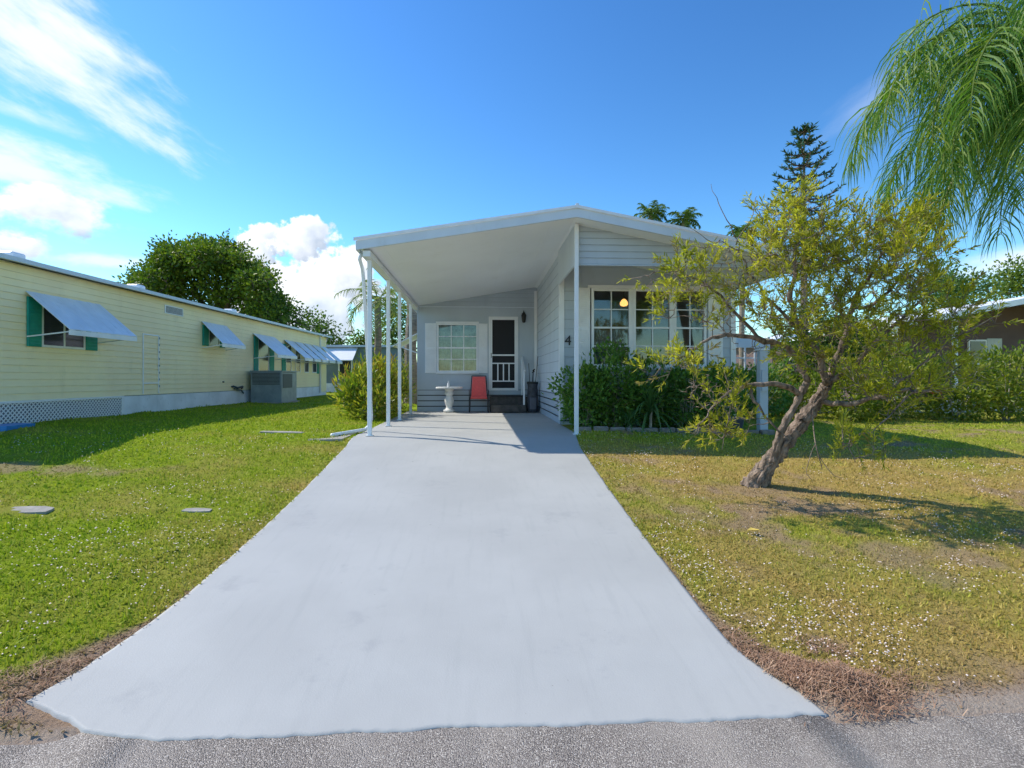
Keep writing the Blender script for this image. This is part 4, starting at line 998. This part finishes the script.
# white trellis beyond the house's right end
T0 = thing('trellis', 'white square grid trellis beyond the right end of the grey home', 'trellis', (9.2,19,-.13))
mb = MB(); mb.box(7.7,10.4,19,19.04,2.1,2.45); 
for k in range(8): mb.box(7.7+k*.37,7.76+k*.37,19,19.03,.9,2.1)
for k in range(4): mb.box(7.7,10.4,19.031,19.05,.9+k*.4,.95+k*.4)
mb.build('grid', M['white'], T0)
for x in (7.66, 10.4): MB().cbox(x,x+.1,18.98,19.08,-.15,2.5,.01).build('post', M['white'], T0)
MB().box(7.76,10.4,19.055,19.075,-.15,.9).build('lower_panel', M['white'], T0)

# ------------------------------------------------------------------ vegetation builders
def unit(v): return v/np.maximum(np.linalg.norm(v, axis=-1, keepdims=True), 1e-9)
def leaves(P, D, Ln, Wd, fold=.25, wide=.45):
    """rhombic folded leaves: P base points, D directions, lengths, widths -> V,T"""
    n = len(P); D = unit(D); r = unit(rng.normal(size=(n,3))); s = unit(np.cross(D, r)); u = np.cross(s, D)
    Ln = np.broadcast_to(Ln, (n,))[:,None]; Wd = np.broadcast_to(Wd, (n,))[:,None]
    mid = P + D*Ln*wide + u*Wd*fold
    V = np.stack([P, mid + s*Wd*.5, P + D*Ln, mid - s*Wd*.5], 1)
    T = (np.arange(n)[:,None,None]*4 + np.array([[0,1,2],[0,2,3]])[None]).reshape(-1,3)
    return V.reshape(-1,3), T
def join(parts):
    Vs, Ts, o = [], [], 0
    for V, T in parts: Vs.append(np.asarray(V).reshape(-1,3)); Ts.append(np.asarray(T)+o); o += len(Vs[-1])
    return np.concatenate(Vs), np.concatenate(Ts)

class Skeleton:
    def __init__(s): s.p = []; s.mb = MB()
    def limb(s, pts, rad, n=9, wob=0, sub=4, rough=0.):
        pts = [np.array(p, float) for p in pts]; P, Rr = [], []
        # smooth with Catmull-Rom
        for i in range(len(pts)-1):
            p0, p1, p2, p3 = pts[max(i-1,0)], pts[i], pts[i+1], pts[min(i+2, len(pts)-1)]
            for k in range(sub):
                t = k/sub
                P.append(.5*((2*p1) + (p2-p0)*t + (2*p0-5*p1+4*p2-p3)*t*t + (3*p1-p0-3*p2+p3)*t**3) + (rng.normal(size=3)*wob if (i or k) else 0))
                Rr.append((rad[i]*(1-t)+rad[i+1]*t)*(1+rng.normal()*.06))
        P.append(pts[-1]); Rr.append(rad[-1])
        s.mb.tube(P, Rr, n, rough=rough); s.p += P
        return P
    def twig(s, tip, r0=.006, r1=.002, n=4, bow=.12, allow=None):
        A = np.array(s.p); d = np.linalg.norm(A - tip, axis=1)
        i = int(np.argmin(d + .6*np.maximum(0, A[:,2]-tip[2]))); a = A[i]; l = d[i]
        if l < 1e-3: return np.array([0,0,1.])
        mid = (a+tip)/2 + rng.normal(size=3)*l*bow; q1 = (a+mid)/2 + rng.normal(size=3)*l*bow*.4; q2 = (mid+tip)/2 + rng.normal(size=3)*l*bow*.4
        rr = r0*(.6+.8*min(1, l/.6))
        s.mb.tube([a,q1,mid,q2,tip], [rr, rr*.8, rr*.65, rr*.5, r1], n, cap=False)
        s.p += [q1, mid, q2, tip]
        return tip - q2

def blob_pts(c, rad, n, hollow=.35):
    v = unit(rng.normal(size=(n,3))); r = (hollow**3 + (1-hollow**3)*rng.random((n,1)))**(1/3)
    return c + v*r*np.array(rad)

def crown_tree(name, label, cat, base, limbs, blobs, leafm, barkm, leaf_l, leaf_w, per_tip, spread, twig_r=.02, group=None, order=True):
    T0 = thing(name, label, cat, base, group)
    sk = Skeleton()
    for pts, rad in limbs: sk.limb(pts, rad)
    tips = np.concatenate([blob_pts(np.array(c), r, n) for c, r, n in blobs])
    b = np.array(base); tips = tips[np.argsort(np.linalg.norm(tips - b, axis=1))]
    parts = []
    for t in tips:
        d = sk.twig(t, twig_r, twig_r*.3)
        k = per_tip; P = t + rng.normal(size=(k,3))*spread; D = (P - t) + unit(d)*spread*.6 + np.array([0,0,-.15*spread]) + rng.normal(size=(k,3))*spread*.6
        parts.append(leaves(P, D, leaf_l*rng.uniform(.6,1.2,k), leaf_w*rng.uniform(.7,1.1,k)))
    sk.mb.build('trunk', barkm, T0, smooth=True)
    V, T = join(parts); trimesh('crown', V, T, leafm, T0)
    return T0

# the leaning tree on the right-hand lawn
def main_tree():
    b = at(752, 487, 6.42); b[2] = gz1(b[0], b[1]) - .05
    T0 = thing('bottlebrush_tree', 'leaning rough barked tree with yellow green crown on the right lawn', 'tree', b)
    sk = Skeleton(); Q = lambda *l: [at(*p) for p in l]
    mb_trunk = sk
    sk.limb([b] + Q((770,462,6.35),(787,441,6.3),(803,420,6.25),(818,400,6.2),(827,384,6.1)), [.125,.09,.08,.072,.06,.048], 34, .003, 12, .55)
    sk.limb(Q((772,462,6.3),(782,430,6.2),(797,402,6.15),(808,380,6.1)), [.05,.04,.034,.03], 24, .003, 10, .5)
    sk.limb(Q((808,382,6.1),(792,352,6.1),(765,341,6.0),(738,335,5.9),(712,338,5.8),(690,350,5.7),(672,364,5.6)), [0.0380,0.0342,0.0289,0.0228,0.0182,0.0122,0.0046], 8, .012)
    sk.limb(Q((765,341,6.0),(735,312,5.9),(705,285,5.75),(680,272,5.65),(648,276,5.6)), [0.0228,0.0167,0.0122,0.0076,0.0030], 7, .012)
    sk.limb(Q((800,395,6.15),(776,383,6.0),(748,386,5.9),(722,396,5.85),(706,416,5.8),(692,434,5.75)), [0.0342,0.0289,0.0213,0.0137,0.0076,0.0030], 8, .01)
    sk.limb(Q((748,386,5.9),(758,405,5.85),(775,428,5.8),(790,440,5.8)), [0.0167,0.0137,0.0106,0.0061], 7, .01)
    sk.limb(Q((735,390,5.88),(728,420,5.82),(722,450,5.8)), [0.0091,0.0068,0.0030], 6, .008)
    sk.limb(Q((827,384,6.1),(818,355,6.0),(802,330,5.9),(791,300,5.8),(796,255,5.7),(800,212,5.6)), [0.0456,0.0395,0.0334,0.0258,0.0152,0.0046], 8, .014)
    sk.limb(Q((802,330,5.9),(772,302,5.85),(748,272,5.8),(736,238,5.75)), [0.0243,0.0182,0.0122,0.0046], 7, .014)
    sk.limb(Q((827,384,6.1),(840,350,6.1),(851,310,6.0),(870,270,5.8),(897,236,5.7)), [0.0380,0.0342,0.0274,0.0167,0.0046], 8, .014)
    sk.limb(Q((827,384,6.1),(848,372,5.95),(878,340,5.7),(912,308,5.5),(948,282,5.4)), [0.0342,0.0304,0.0213,0.0122,0.0038], 8, .014)
    sk.limb(Q((818,402,6.2),(850,403,5.95),(885,395,5.65),(915,390,5.4),(944,398,5.3)), [0.0342,0.0289,0.0213,0.0137,0.0046], 8, .012)
    sk.limb(Q((885,395,5.65),(920,365,5.45),(958,337,5.2),(1002,314,5.0)), [0.0122,0.0106,0.0076,0.0030], 7, .01)
    sk.limb(Q((851,310,6.0),(880,300,5.9),(915,262,5.7),(940,235,5.6)), [0.0213,0.0167,0.0106,0.0038], 7, .012)
    sk.limb(Q((915,390,5.4),(880,425,5.25),(850,440,5.2),(855,462,5.15)), [0.0091,0.0068,0.0053,0.0030], 6, .01)
    sk.limb(Q((812,405,6.2),(815,440,6.0),(822,470,5.95)), [0.0091,0.0068,0.0038], 6, .008)
    for p in (((815,445,6),(806,470,5.95),(812,480,5.95)), ((818,455,5.97),(832,474,5.9),(842,478,5.9))): sk.limb(Q(*p), [0.0053,0.0038,0.0023], 5, .004)
    # bare grey twigs reaching above the roof
    for l in (((736,238,5.75),(722,212,5.7),(711,184,5.7)), ((738,250,5.75),(715,240,5.65),(690,228,5.6)), ((742,262,5.78),(715,262,5.7),(694,252,5.6)), ((736,245,5.75),(752,215,5.7),(757,196,5.7)), ((720,240,5.7),(704,248,5.6),(688,244,5.6))):
        sk.limb(Q(*l), [.007,.005,.002], 5, .012)
    B = [((803,238,5.6),(50,42,.45),70), ((770,262,5.7),(42,38,.45),34), ((855,255,5.7),(52,44,.5),82), ((912,262,5.55),(42,40,.5),58), ((938,318,5.4),(40,42,.4),30),
         ((880,318,5.8),(58,46,.6),78), ((800,305,5.7),(58,40,.5),52), ((728,300,5.75),(40,32,.35),26), ((686,275,5.6),(30,22,.25),24), ((643,277,5.55),(11,14,.1),5), ((700,262,5.6),(20,14,.15),6),
         ((690,362,5.6),(26,14,.2),12), ((712,392,5.75),(30,16,.25),10), ((716,432,5.8),(22,22,.2),14), ((742,420,5.8),(22,22,.25),10), ((885,388,5.5),(55,24,.5),34), ((950,378,5.2),(45,24,.35),13), ((835,355,5.9),(55,28,.5),26),
         ((965,330,5.1),(35,25,.3),8), ((668,310,5.6),(14,16,.12),6), ((662,372,5.55),(16,8,.1),5), ((860,445,5.2),(28,16,.2),9), ((760,330,5.9),(45,26,.4),14), ((905,225,5.6),(26,14,.2),9)]
    tips = []
    for (px, py, d), (rx, ry, rd), n in B:
        n = int(n*(.9 if px > 770 else .75))
        q = blob_pts(np.array([px, py, d], float), (rx, ry, rd), n, .3)
        tips += [at(*p) for p in q]
    tips = np.array(tips); tips = tips[np.argsort(np.linalg.norm(tips - at(827,384,6.1), axis=1))]
    parts = []; dry = []
    for t in tips:
        d = unit(sk.twig(t, .0065, .002, 4, .14))
        # two or three side shoots with a brush of narrow leaves each
        for q in range(rng.integers(2, 5)):
            dd = unit(d*.8 + rng.normal(size=3)*.5 + np.array([0,0,.55])); l = rng.uniform(.10,.32); e = t + dd*l
            sk.mb.tube([t, e], [.003,.0015], 3, cap=False)
            k = rng.integers(15, 28); s_ = rng.random(k)[:,None]; P = t + (e-t)*(.3+.7*s_)
            D = dd*.9 + rng.normal(size=(k,3))*.5
            (dry if rng.random() < .07 else parts).append(leaves(P, D, rng.uniform(.04,.095,k), rng.uniform(.009,.016,k), .1, .5))
    # thin leafless twigs inside the crown
    for _ in range(640):
        c = B[rng.choice([0,1,2,5,6,7,12,15,17,22])]; p = blob_pts(np.array(c[0],float), (c[1][0]*1.15,c[1][1]*1.15,c[1][2]), 1, .1)[0]
        sk.twig(at(*p), .0075, .002, 3, .22)
    mbt = sk.mb
    o = mbt.build('trunk', M['bark'], T0, smooth=True)
    V, T = join(parts); trimesh('crown', V, T, L['bottle'], T0)
    V, T = join(dry); trimesh('dry_foliage', V, T, L['bottle_dry'], T0)
    c = at(937, 392, 5.35); P = np.repeat(c[None], 90, 0) + np.array([[.05,0,.0]])*rng.uniform(-1,1,(90,1)); V, T = leaves(P, rng.normal(size=(90,3)), .03, .004)
    trimesh('flower', V, T, mat('red_bottlebrush_flower', (.6,.03,.03), .6), T0)
main_tree()

# palms
def frond(parts, rach, base, az, el, length, droop, nl, ll, lw, hang=.6, seg=4, plume=.25, curl=0.):
    p = np.array(base, float); P = [p.copy()]; e = el; n = 14; st = length/n
    for i in range(n):
        e2 = e - droop*(i/n)**1.2
        az2 = az + curl*i/n
        p = p + st*np.array([cos(e2)*cos(az2), cos(e2)*sin(az2), sin(e2)]); P.append(p.copy())
    P = np.array(P); rach.tube(P, list(np.linspace(.022, .004, len(P))*length/2.6), 5, cap=False)
    for i in range(nl):
        t = .12 + .88*(i+.5)/nl; f = t*n; k = min(int(f), n-1); q = P[k] + (P[k+1]-P[k])*(f-k); tan = unit(P[k+1]-P[k])
        side = unit(np.cross(tan, [0,0,1.])); up = np.cross(side, tan)
        for s in (-1, 1):
            l = ll*(.35+.65*sin(pi*min(1, .2+.8*t)))*rng.uniform(.85,1.12)
            d = unit(side*s + tan*rng.uniform(.4,.75) + up*rng.normal(0, plume) + rng.normal(size=3)*.06)
            pts = [q]; c = q.copy(); dd = d.copy()
            for j in range(seg):
                dd = unit(dd + np.array([0,0,-1.])*hang*(.35+j*.4)*rng.uniform(.8,1.2)); c = c + dd*l/seg; pts.append(c.copy())
            pts = np.array(pts); w = lw*np.array([.5,1,.8,.45,.05][:seg] + [.05]) if seg == 4 else lw*np.linspace(1,.05,seg+1)
            wd = unit(np.cross(unit(pts[-1]-pts[0]), unit(rng.normal(size=3)) ))
            V = np.empty((2*(seg+1),3)); V[0::2] = pts - wd*w[:,None]/2; V[1::2] = pts + wd*w[:,None]/2
            T = []
            for j in range(seg): T += [[2*j,2*j+1,2*j+3],[2*j,2*j+3,2*j+2]]
            parts.append((V, np.array(T)))
def palm(name, label, base, top, trunk_r, fronds, nl, ll, lw, leafm, hang=.5, seg=4, group=None, plume=.25):
    T0 = thing(name, label, 'palm tree', base, group)
    base = np.array(base, float); top = np.array(top, float)
    mb = MB(); k = 24; pts = [base + (top-base)*i/k + np.array([.04*sin(i*.5), 0, 0])*trunk_r*3 for i in range(k+1)]
    mb.tube(pts, [trunk_r*(1.25 if i == 0 else 1 + .05*(i % 2) - .25*i/k) for i in range(k+1)], 12); mb.build('trunk', M['palmbark'], T0)
    parts = []; rach = MB()
    for (az, el, ln, dr, *cu) in fronds: frond(parts, rach, top + np.array([cos(az), sin(az), .3])*trunk_r*.6, az, el, ln, dr, nl, ll, lw, hang, seg, plume, cu[0] if cu else 0)
    rach.build('frond_stem', L['palm_far'], T0); V, T = join(parts); trimesh('crown', V, T, leafm, T0)
    return T0
def ring(n, ln, e0, e1, dr0, dr1):
    return [(2*pi*i*.382 + rng.normal()*.15, e0 + (e1-e0)*i/n, ln*rng.uniform(.85,1.1), rng.uniform(dr0, dr1)) for i in range(n)]
# big palm overhanging at upper right (trunk just out of frame)
D_ = R
big = [(R(188),R(25),2.6,2.2),(R(176),R(-25),2.5,1.1),(R(192),R(-30),2.3,1.2),(R(160),R(-20),2.5,1.2),(R(185),R(50),2.5,2.5),(R(210),R(0),2.2,1.7),(R(182),R(38),2.9,2.3),(R(200),R(28),2.7,2.2),(R(165),R(30),2.9,2.2),(R(215),R(45),2.6,2.4),(R(190),R(8),2.5,1.9),(R(150),R(40),2.6,2.4),(R(170),R(-12),2.4,1.5),(R(205),R(-15),2.3,1.5),(R(225),R(10),2.4,1.8),
       (R(135),R(5),2.5,1.8),(R(175),R(62),2.6,2.6),(R(240),R(35),2.6,2.3),(R(110),R(30),2.6,2.2),(R(60),R(35),2.7,2.2),(R(20),R(25),2.7,2.1),(R(-30),R(30),2.7,2.2),(R(-75),R(20),2.6,2.0),(R(0),R(60),2.5,2.5),(R(90),R(0),2.5,1.6),(R(-50),R(-5),2.5,1.6)]
palm('queen_palm', 'tall queen palm with long drooping fronds overhanging at upper right', (7.3,5.6,gz1(7.3,5.6)-.05), (6.5,5.45,4.28), .17, big, 96, .90, .0135, L['palm'], .75, 4, plume=.45)
# smaller palm behind the carport posts at left
palm('fan_leaved_palm', 'yellow green palm standing behind the carport posts', (-3.3,17.6,.05), (-3.25,17.5,3.55), .13, ring(16, 1.5, R(65), R(-45), 1.2, 2.0), 26, .42, .03, L['palm_far'], .5, 3)
palm('fan_leaved_palm', 'brown trunked palm close behind the last carport posts', (-2.6,20.5,.05), (-2.55,20.5,5.2), .24, ring(12, 1.6, R(60), R(-40), 1.2, 1.9), 20, .45, .035, L['palm_far'], .5, 3)
for i, (px, py, lab) in enumerate(((651,215,'left one of the palms peeking above the grey roof'), (684,221,'middle one of the palms peeking above the grey roof'), (742,234,'right one of the palms peeking above the roof, by the dead twigs'))):
    t = at(px, py, 29); palm('cabbage_palm', lab, (t[0], t[1], -.05), t, .16, ring(20, 1.0, R(80), R(-40), 1.0, 1.8), 22, .42, .06, L['fargreen'], .5, 3, 'palms behind the grey home')

# Norfolk pines
def norfolk(label, top, height, width, base_z, n_w=15):
    T0 = thing('norfolk_pine', label, 'tree', (top[0], top[1], base_z))
    mb = MB(); mb.tube([(top[0],top[1],base_z),(top[0],top[1],top[2]-height),(top[0],top[1],top[2])], [width*.05,width*.03,width*.004], 8)
    parts = []
    for i in range(n_w):
        t = (i+.4)/n_w; z = top[2] - height*t; ln = width*.5*(.12+.88*t**.75)*rng.uniform(.85,1.1)
        for k in range(6):
            az = k*pi/3 + i*.4 + rng.normal()*.1; P = []
            for j in range(7):
                u = j/6; P.append(np.array([top[0]+cos(az)*ln*u, top[1]+sin(az)*ln*u, z - ln*.10*sin(u*pi) + ln*.22*u*u]))
            mb.tube(P, list(np.linspace(.012,.004,7)*width), 3, cap=False)
            P = np.array(P); m = 44; f = rng.uniform(.12,1,m)*5.99; ii = f.astype(int); q = P[ii] + (P[ii+1]-P[ii])*(f-ii)[:,None]
            D = np.stack([np.cos(az+rng.choice([-1,1],m)*.9), np.sin(az+rng.choice([-1,1],m)*.9), rng.uniform(.1,.7,m)],1) + rng.normal(size=(m,3))*.25
            parts.append(leaves(q, D, width*.055*rng.uniform(.6,1.2,m), width*.014, .1))
    mb.build('trunk', M['bark_far'], T0); V, T = join(parts); trimesh('crown', V, T, L['pine'], T0)
t = at(804, 127, 34); norfolk('dark Norfolk pine rising above the leaning tree', t, 9.2, 6.4, -.2, 13)
t = at(351, 330, 60); norfolk('distant small Norfolk pine beyond the slate blue home', t, 4.5, 2.6, 0, 10)

# broad tree behind the yellow home
def banyan():
    d = 36; b = at(214, 330, d); b[2] = 0
    C = at(214, 300, d); m = d/FPX
    limbs = [([b, b+[0,0,2.2], b+[.3,0,3.4]], [.6,.5,.4])]
    for dx, dz in ((-62,30),(-35,50),(-5,58),(35,48),(60,30),(75,10),(-72,12),(15,40)):
        e = C + np.array([dx*m*.95, rng.uniform(-2,2), dz*m*.8 - 1.0]); limbs.append(([b+[.3,0,3.2], (b+[.3,0,3.4]+e)/2 + [0,0,.4], e], [.28,.16,.05]))
    Bl = []
    for k in range(84):
        a = rng.uniform(-.15, pi+.15); f = rng.uniform(.55, 1)**.5; z_ = rng.uniform(-1, 1)
        px = 206 + 76*f*cos(a)*sqrt(1-.25*z_*z_); py = 312 - 68*f*sin(a)*sqrt(1-.35*z_*z_) + (max(0, px-235)*.22)
        q = rng.uniform(9, 17); Bl.append((at(px, py, d+z_*3.5), (q*m*1.15, q*m, q*m*.8), int(q*.95)))
    for px, py, n in ((208,285,90),(200,262,50),(170,305,60),(245,300,70),(285,322,25),(150,312,25)): Bl.append((at(px,py,d), (34*m,2.5,20*m), n))
    crown_tree('banyan_tree', 'broad domed dark green tree behind the yellow home', 'tree', b, limbs, Bl, L['banyan'], M['bark_far'], .25, .17, 34, .24, .03)
banyan()
def simple_tree(name, label, px, py, d, rx, ry, tips, leafm, ll=.22, per=22, spread=.25, group=None, ground_z=-.1):
    C = at(px, py, d); m = d/FPX; b = np.array([C[0], C[1], ground_z])
    limbs = [([b, (b+C)/2+[.1,0,0], C + [0,0,-ry*m*.2]], [.022*rx*m+.05, .015*rx*m+.04, .03])]
    Bl = []
    for _ in range(6):
        o = rng.normal(size=3)*np.array([rx*.45, rx*.3, ry*.4])*m; Bl.append((C+o, (rx*m*.55, rx*m*.45, ry*m*.55), tips//6))
    return crown_tree(name, label, 'tree', b, limbs, Bl, leafm, M['bark_far'], ll, ll*.5, per, spread, .02, group)
simple_tree('broadleaf_tree', 'small bright green tree at the far end of the yellow roof', 319, 332, 44, 17, 14, 48, L['fargreen'], .3, 26, .3)
simple_tree('broadleaf_tree', 'dark green tree above the right neighbour roof at the frame edge', 1010, 285, 34, 36, 24, 110, L['banyan'], .26, 24, .3)
simple_tree('broadleaf_tree', 'mid green tree above the middle of the right neighbour roof', 955, 292, 30, 32, 26, 90, L['fargreen'], .24, 24, .28)
simple_tree('broadleaf_tree', 'bushy green tree behind the leaning tree crown', 862, 345, 17.5, 34, 30, 90, L['hedge'], .16, 24, .22)
simple_tree('broadleaf_tree', 'green tree filling the gap right of the grey home', 815, 352, 17, 56, 44, 170, L['fargreen'], .16, 24, .22)
simple_tree('broadleaf_tree', 'dark green tree beyond the slate blue home', 372, 345, 46, 22, 16, 60, L['banyan'], .3, 24, .3)
simple_tree('broadleaf_tree', 'shaded dark tree behind the carport palms', 398, 330, 32, 18, 36, 80, L['banyan'], .24, 24, .26)

def shrub(name, label, c, rx, ry, h, n, ll, lw, leafm, stems=9, up=.35, group=None, twig=True, cat='shrub'):
    z = gz1(c[0], c[1]) - .02; base = np.array([c[0], c[1], z])
    T0 = thing(name, label, cat, base, group); sk = Skeleton()
    for k in range(stems):
        a = 2*pi*k/stems + rng.normal()*.3; f = rng.uniform(.35,.8); hh = h*rng.uniform(.5,.9)
        sk.limb([base + [.04*cos(a),.04*sin(a),0], base + [rx*f*.4*cos(a), ry*f*.4*sin(a), hh*.5], base + [rx*f*cos(a), ry*f*sin(a), hh]], [.016,.011,.004], 5, .01)
    nt_ = max(20, n//26); C = base + [0,0,h*.52]
    v = unit(rng.normal(size=(nt_,3))); r = (.25+.75*rng.random((nt_,1)))**(1/2.2); lump = 1 + .22*np.sin(v[:,:1]*5+c[0]*3)*np.cos(v[:,2:]*4+c[1])
    tips = C + v*r*lump*np.array([rx,ry,h*.5]); tips[:,2] = np.maximum(tips[:,2], z+.06)
    parts = []
    for t in tips[np.argsort(tips[:,2])]:
        d = unit(sk.twig(t, .006, .002, 3)); k = 26; P = t + rng.normal(size=(k,3))*ll*.75
        D = unit(P-C)*.7 + np.array([0,0,up]) + rng.normal(size=(k,3))*.6
        parts.append(leaves(P, D, ll*rng.uniform(.6,1.2,k), lw*rng.uniform(.7,1.15,k)))
    sk.mb.build('stem', M['twig'], T0); V, T = join(parts); trimesh('foliage', V, T, leafm, T0)
    return T0
def strap_plant(name, label, c, h, n, ln, w, leafm, group=None, trunk=.25, cat='plant', droop=1.0):
    z = gz1(c[0], c[1]) - .02; T0 = thing(name, label, cat, (c[0],c[1],z), group)
    mb = MB(); mb.tube([(c[0],c[1],z),(c[0]+.02,c[1],z+trunk)], [.03,.025], 7); mb.build('stem', M['twig'], T0)
    parts = []; seg = 6
    for i in range(n):
        t = i/n; az = i*2.4+rng.normal()*.2; el = R(80) - t*R(75); p = np.array([c[0],c[1],z+trunk*(1-.4*t)]); pts = [p]
        for j in range(seg):
            e = el - droop*(j/seg)*1.6*rng.uniform(.8,1.2); p = p + ln/seg*rng.uniform(.85,1.1)*np.array([cos(e)*cos(az),cos(e)*sin(az),sin(e)]); pts.append(p)
        pts = np.array(pts); wd = np.array([-sin(az),cos(az),0.]); ww = w*np.array([.6,1,1,.9,.7,.4,.03]); Vv = np.empty((14,3)); Vv[0::2] = pts-wd*ww[:,None]/2; Vv[1::2] = pts+wd*ww[:,None]/2; Vv[1::2,2] += ww*.12
        T_ = []
        for j in range(seg): T_ += [[2*j,2*j+1,2*j+3],[2*j,2*j+3,2*j+2]]
        parts.append((Vv, np.array(T_)))
    V, T = join(parts); trimesh('foliage', V, T, leafm, T0); return T0

# bed under the front window
shrub('evergreen_shrub', 'dense dark shrub at the corner post of the carport', (2.1,10.75), .5,.5,1.25, 2600, .11,.055, L['shade'])
shrub('evergreen_shrub', 'tallest dark shrub in the bed under the left front window', (2.75,10.75), .6,.5,1.68, 3000, .11,.055, L['shade'])
shrub('evergreen_shrub', 'dark shrub behind the strap leaved plant under the front window', (3.55,10.9), .55,.45,1.3, 2200, .11,.055, L['shade'])
strap_plant('spider_lily', 'arching strap leaved plant in the middle of the window bed', (3.3,10.3), 1., 60, 1.05, .04, L['strap'], trunk=.5, droop=1.15)
strap_plant('spider_lily', 'low strap leaved plant at the front of the bed', (2.85,10.2), .6, 40, .6, .035, L['strap'], trunk=.15, droop=1.1)
shrub('evergreen_shrub', 'shaded shrub under the right front window', (4.25,10.75), .55,.5,1.25, 2200, .11,.055, L['shade'])
shrub('evergreen_shrub', 'shaded shrub below the right-hand white shutter', (4.95,10.85), .5,.45,1.35, 2000, .11,.055, L['shade'])
# crotons beside the carport
shrub('croton_shrub', 'yellow green croton at the left end beside the downspout', (-2.95,13.5), .45,.6,1.15, 2000, .19,.05, L['croton'], up=.9)
shrub('croton_shrub', 'tall croton with red leaves behind the second carport post', (-2.75,14.6), .6,.7,1.55, 2600, .18,.045, L['croton'], up=1.0)
shrub('croton_shrub', 'small reddish croton near the back carport posts', (-2.5,12.9), .35,.4,.75, 1000, .15,.045, L['croton'], up=.8)
shrub('croton_shrub', 'shaded croton close to the porch corner', (-2.55,16.2), .42,.6,1.35, 1600, .17,.045, L['croton'], up=.9)
# hedge on the right
hd = [((9.6,13.6),.9,.8,1.5,'rounded yellow green shrub just right of the leaning trunk'), ((11.1,13.8),1.0,.8,1.9,'tall yellow green shrub left of the white neighbour post'),
      ((12.6,13.6),1.0,.8,1.7,'leafy hedge shrub in front of the white neighbour post'), ((13.9,13.5),.95,.8,1.85,'bright hedge shrub right of the neighbour post'), ((15.2,13.9),1.0,.9,2.0,'hedge shrub cut by the right frame edge'),
      ((11.9,15.2),.9,.8,2.3,'tall shrub at the back of the right-hand row'), ((8.6,15.2),.8,.7,1.4,'darker shrub beside the low white wall')]
for c, rx, ry, h, lab in hd: shrub('hedge_shrub', lab, c, rx*1.05, ry, h*.98, 2600, .15, .06, L['hedge'], group='shrubs along the right-hand boundary', stems=8)
shrub('hedge_shrub', 'green shrub beyond the utility post right of the grey home', (7.3,13.6), .8,.8,1.5, 2000, .12,.06, L['shade'])
shrub('hedge_shrub', 'green shrub standing before the white trellis', (6.7,15.8), .8,.8,1.2, 1800, .12,.06, L['hedge'])
